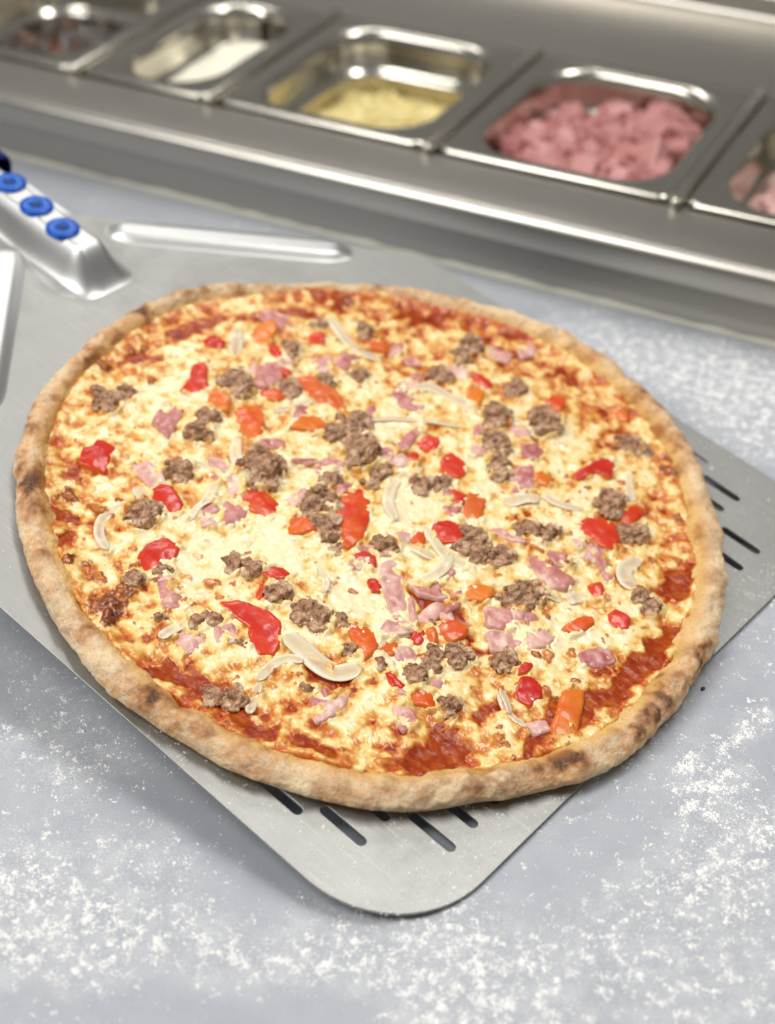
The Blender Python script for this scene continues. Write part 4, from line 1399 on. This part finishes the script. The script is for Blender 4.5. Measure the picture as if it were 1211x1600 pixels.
ONIONS = [('A', 55, [(1062, 280), (1060, 340), (1050, 400)]), ('F', 14, [(168, 858), (152, 832), (160, 802), (192, 786)]), ('A', 48, [(575, 1025), (605, 1050), (648, 1118)]), ('A', 42, [(850, 905), (930, 920), (962, 985), (940, 1060), (895, 1115)]),
          ('A', 48, [(1062, 790), (1050, 880), (1100, 970), (1180, 1025)]), ('A', 30, [(835, 1180), (880, 1110), (965, 1080)]),
          ('B', 45, [(350, 225), (400, 310), (470, 370), (605, 412)]), ('B', 50, [(738, 560), (820, 545), (900, 590), (980, 630), (1045, 665)]), ('B', 28, [(535, 712), (700, 700), (850, 705), (965, 742)]), ('B', 38, [(80, 662), (160, 640), (275, 618)]),
          ('B', 45, [(795, 918), (700, 960), (640, 1020), (618, 1110), (665, 1185)]),
          ('E', 45, [(725, 195), (780, 240), (845, 272)]), ('E', 45, [(800, 120), (850, 210), (910, 280), (1010, 312)]), ('E', 50, [(912, 255), (892, 330), (800, 378), (700, 388)]), ('E', 85, [(140, 635), (220, 700), (310, 780), (400, 820), (495, 788)]),
          ('E', 40, [(5, 848), (75, 765), (150, 738), (225, 765)]), ('E', 28, [(285, 325), (340, 385), (320, 440)]), ('E', 26, [(1165, 875), (1205, 1005)]),
          ('G', 60, [(692, 255), (612, 310), (640, 370), (690, 388)]), ('G', 48, [(365, 445), (445, 428)]), ('G', 30, [(265, 430), (345, 442)]), ('G', 24, [(55, 870), (100, 950), (185, 1015)]),
          ('C', 35, [(602, 795), (600, 880), (622, 915)]), ('C', 58, [(75, 912), (180, 888), (225, 912)]), ('C', 30, [(235, 875), (300, 930), (405, 948)]), ('C', 34, [(85, 580), (205, 602)]), ('D', 45, [(695, 645), (760, 600), (815, 568)]), ('D', 34, [(1118, 1005), (1150, 900), (1172, 865)])]
for k, (rg, wpx, pts) in enumerate(ONIONS):
    P = loc(rg, pts)
    for _ in range(3):
        Q = [P[0]]
        for i in range(len(P) - 1):
            Q += [0.75 * P[i] + 0.25 * P[i + 1], 0.25 * P[i] + 0.75 * P[i + 1]]
        P = np.array(Q + [P[-1]])
    seg = np.r_[0, np.cumsum(np.linalg.norm(np.diff(P, axis=0), axis=1))]
    ns = 26
    sq = np.linspace(0, seg[-1], ns)
    C2 = np.c_[np.interp(sq, seg, P[:, 0]), np.interp(sq, seg, P[:, 1])]
    T = np.gradient(C2, axis=0)
    T /= np.linalg.norm(T, axis=1)[:, None]
    Nn = np.c_[-T[:, 1], T[:, 0]]
    w = wpx / REG[rg][2] / F_PX * 0.70 * 0.5 * 1.25
    nc = 14
    ph_ = np.linspace(0, 2 * np.pi, nc, endpoint=False)
    cx, cz = np.sign(np.cos(ph_)) * np.abs(np.cos(ph_)) ** 0.8, np.sin(ph_)
    c0 = C2.mean(0)
    u = np.linspace(0, 1, ns)
    ends = np.sqrt(np.clip(1 - np.abs(2 * u - 1) ** 6, 0.06, 1)) * (1 + 0.12 * perlin(u * 4, k * 3.3, 0.5))
    hs = np.array([surf_at(*p) for p in C2])
    hs = np.convolve(np.r_[[hs[0]] * 4, hs, [hs[-1]] * 4], np.ones(9) / 9, 'valid')
    V = []
    for i in range(ns):
        prof = 0.00065 * cz - 0.00030 * (1 - cx ** 2) * (cz > 0)
        V.append(np.c_[C2[i][None] + Nn[i] * (cx * w * ends[i])[:, None] - c0, hs[i] - hs.mean() + prof * (0.5 + 0.5 * ends[i]) + 0.0006 * math.sin(u[i] * 5 + k) + 0.0003 * cx * math.sin(k * 2.1)])
    V = np.concatenate(V)
    Fs = grid_faces(ns, nc, True).tolist()
    Fs.append(list(range(nc))[::-1])
    Fs.append([(ns - 1) * nc + i for i in range(nc)])
    o = mesh_obj('onion_slice', V, Fs, ON.m, pizza, attrs={'across': np.tile(cx * 0.5 + 0.5, ns)})
    o.location = (c0[0], c0[1], hs.mean() + 0.0010)
    COVER.append((np.r_[C2 + Nn * (w * ends)[:, None], (C2 - Nn * (w * ends)[:, None])[::-1]], hs.mean() + 0.0015, 0.02))

# --- cheese last: it creeps up round every piece and runs over some of their edges
creep = fbm(A, B, 0.0055, 3, 91)
for Q, ztop, film in COVER:
    pad = 0.004
    i0, i1 = np.searchsorted(gxx, [Q[:, 0].min() - pad, Q[:, 0].max() + pad])
    j0, j1 = np.searchsorted(gxx, [Q[:, 1].min() - pad, Q[:, 1].max() + pad])
    sl = (slice(i0, i1), slice(j0, j1))
    a_, b_ = A[sl], B[sl]
    ins_ = np.zeros(a_.shape, bool)
    for p_, q_ in zip(Q, np.roll(Q, -1, 0)):
        if p_[1] == q_[1]:
            continue
        ins_ ^= ((p_[1] > b_) != (q_[1] > b_)) & (a_ < (q_[0] - p_[0]) * (b_ - p_[1]) / (q_[1] - p_[1]) + p_[0])
    sd = seg_dist(a_, b_, list(Q) + [Q[0]])
    sd = np.where(ins_, -sd, sd)
    base_ = cheese_h[sl]
    has = sstep(-0.0002, 0.0006, t[sl])
    # meniscus outside
    base_ = base_ + 0.0009 * np.exp(-np.maximum(sd, 0) / 0.0016) * has * (0.6 + 0.6 * creep[sl])
    # film over the edge: deeper where the noise is high
    depth = 0.0035 * (creep[sl] + film - 0.55)
    over = sstep(-0.0016, 0.0006, depth + sd) * sstep(0.0022, 0.0004, sd) * has
    cheese_h[sl] = np.where((sd < 0.0022) & (depth > 0), base_ + np.maximum(ztop + 0.00025 + 0.0002 * m3[sl] - base_, 0) * over, base_)
field_obj('melted_cheese', cheese_h, (ins > 0.011) & (t > -0.0011), CH.m, {'col': cheese_col})

for me in bpy.data.meshes:
    me.validate(verbose=False)
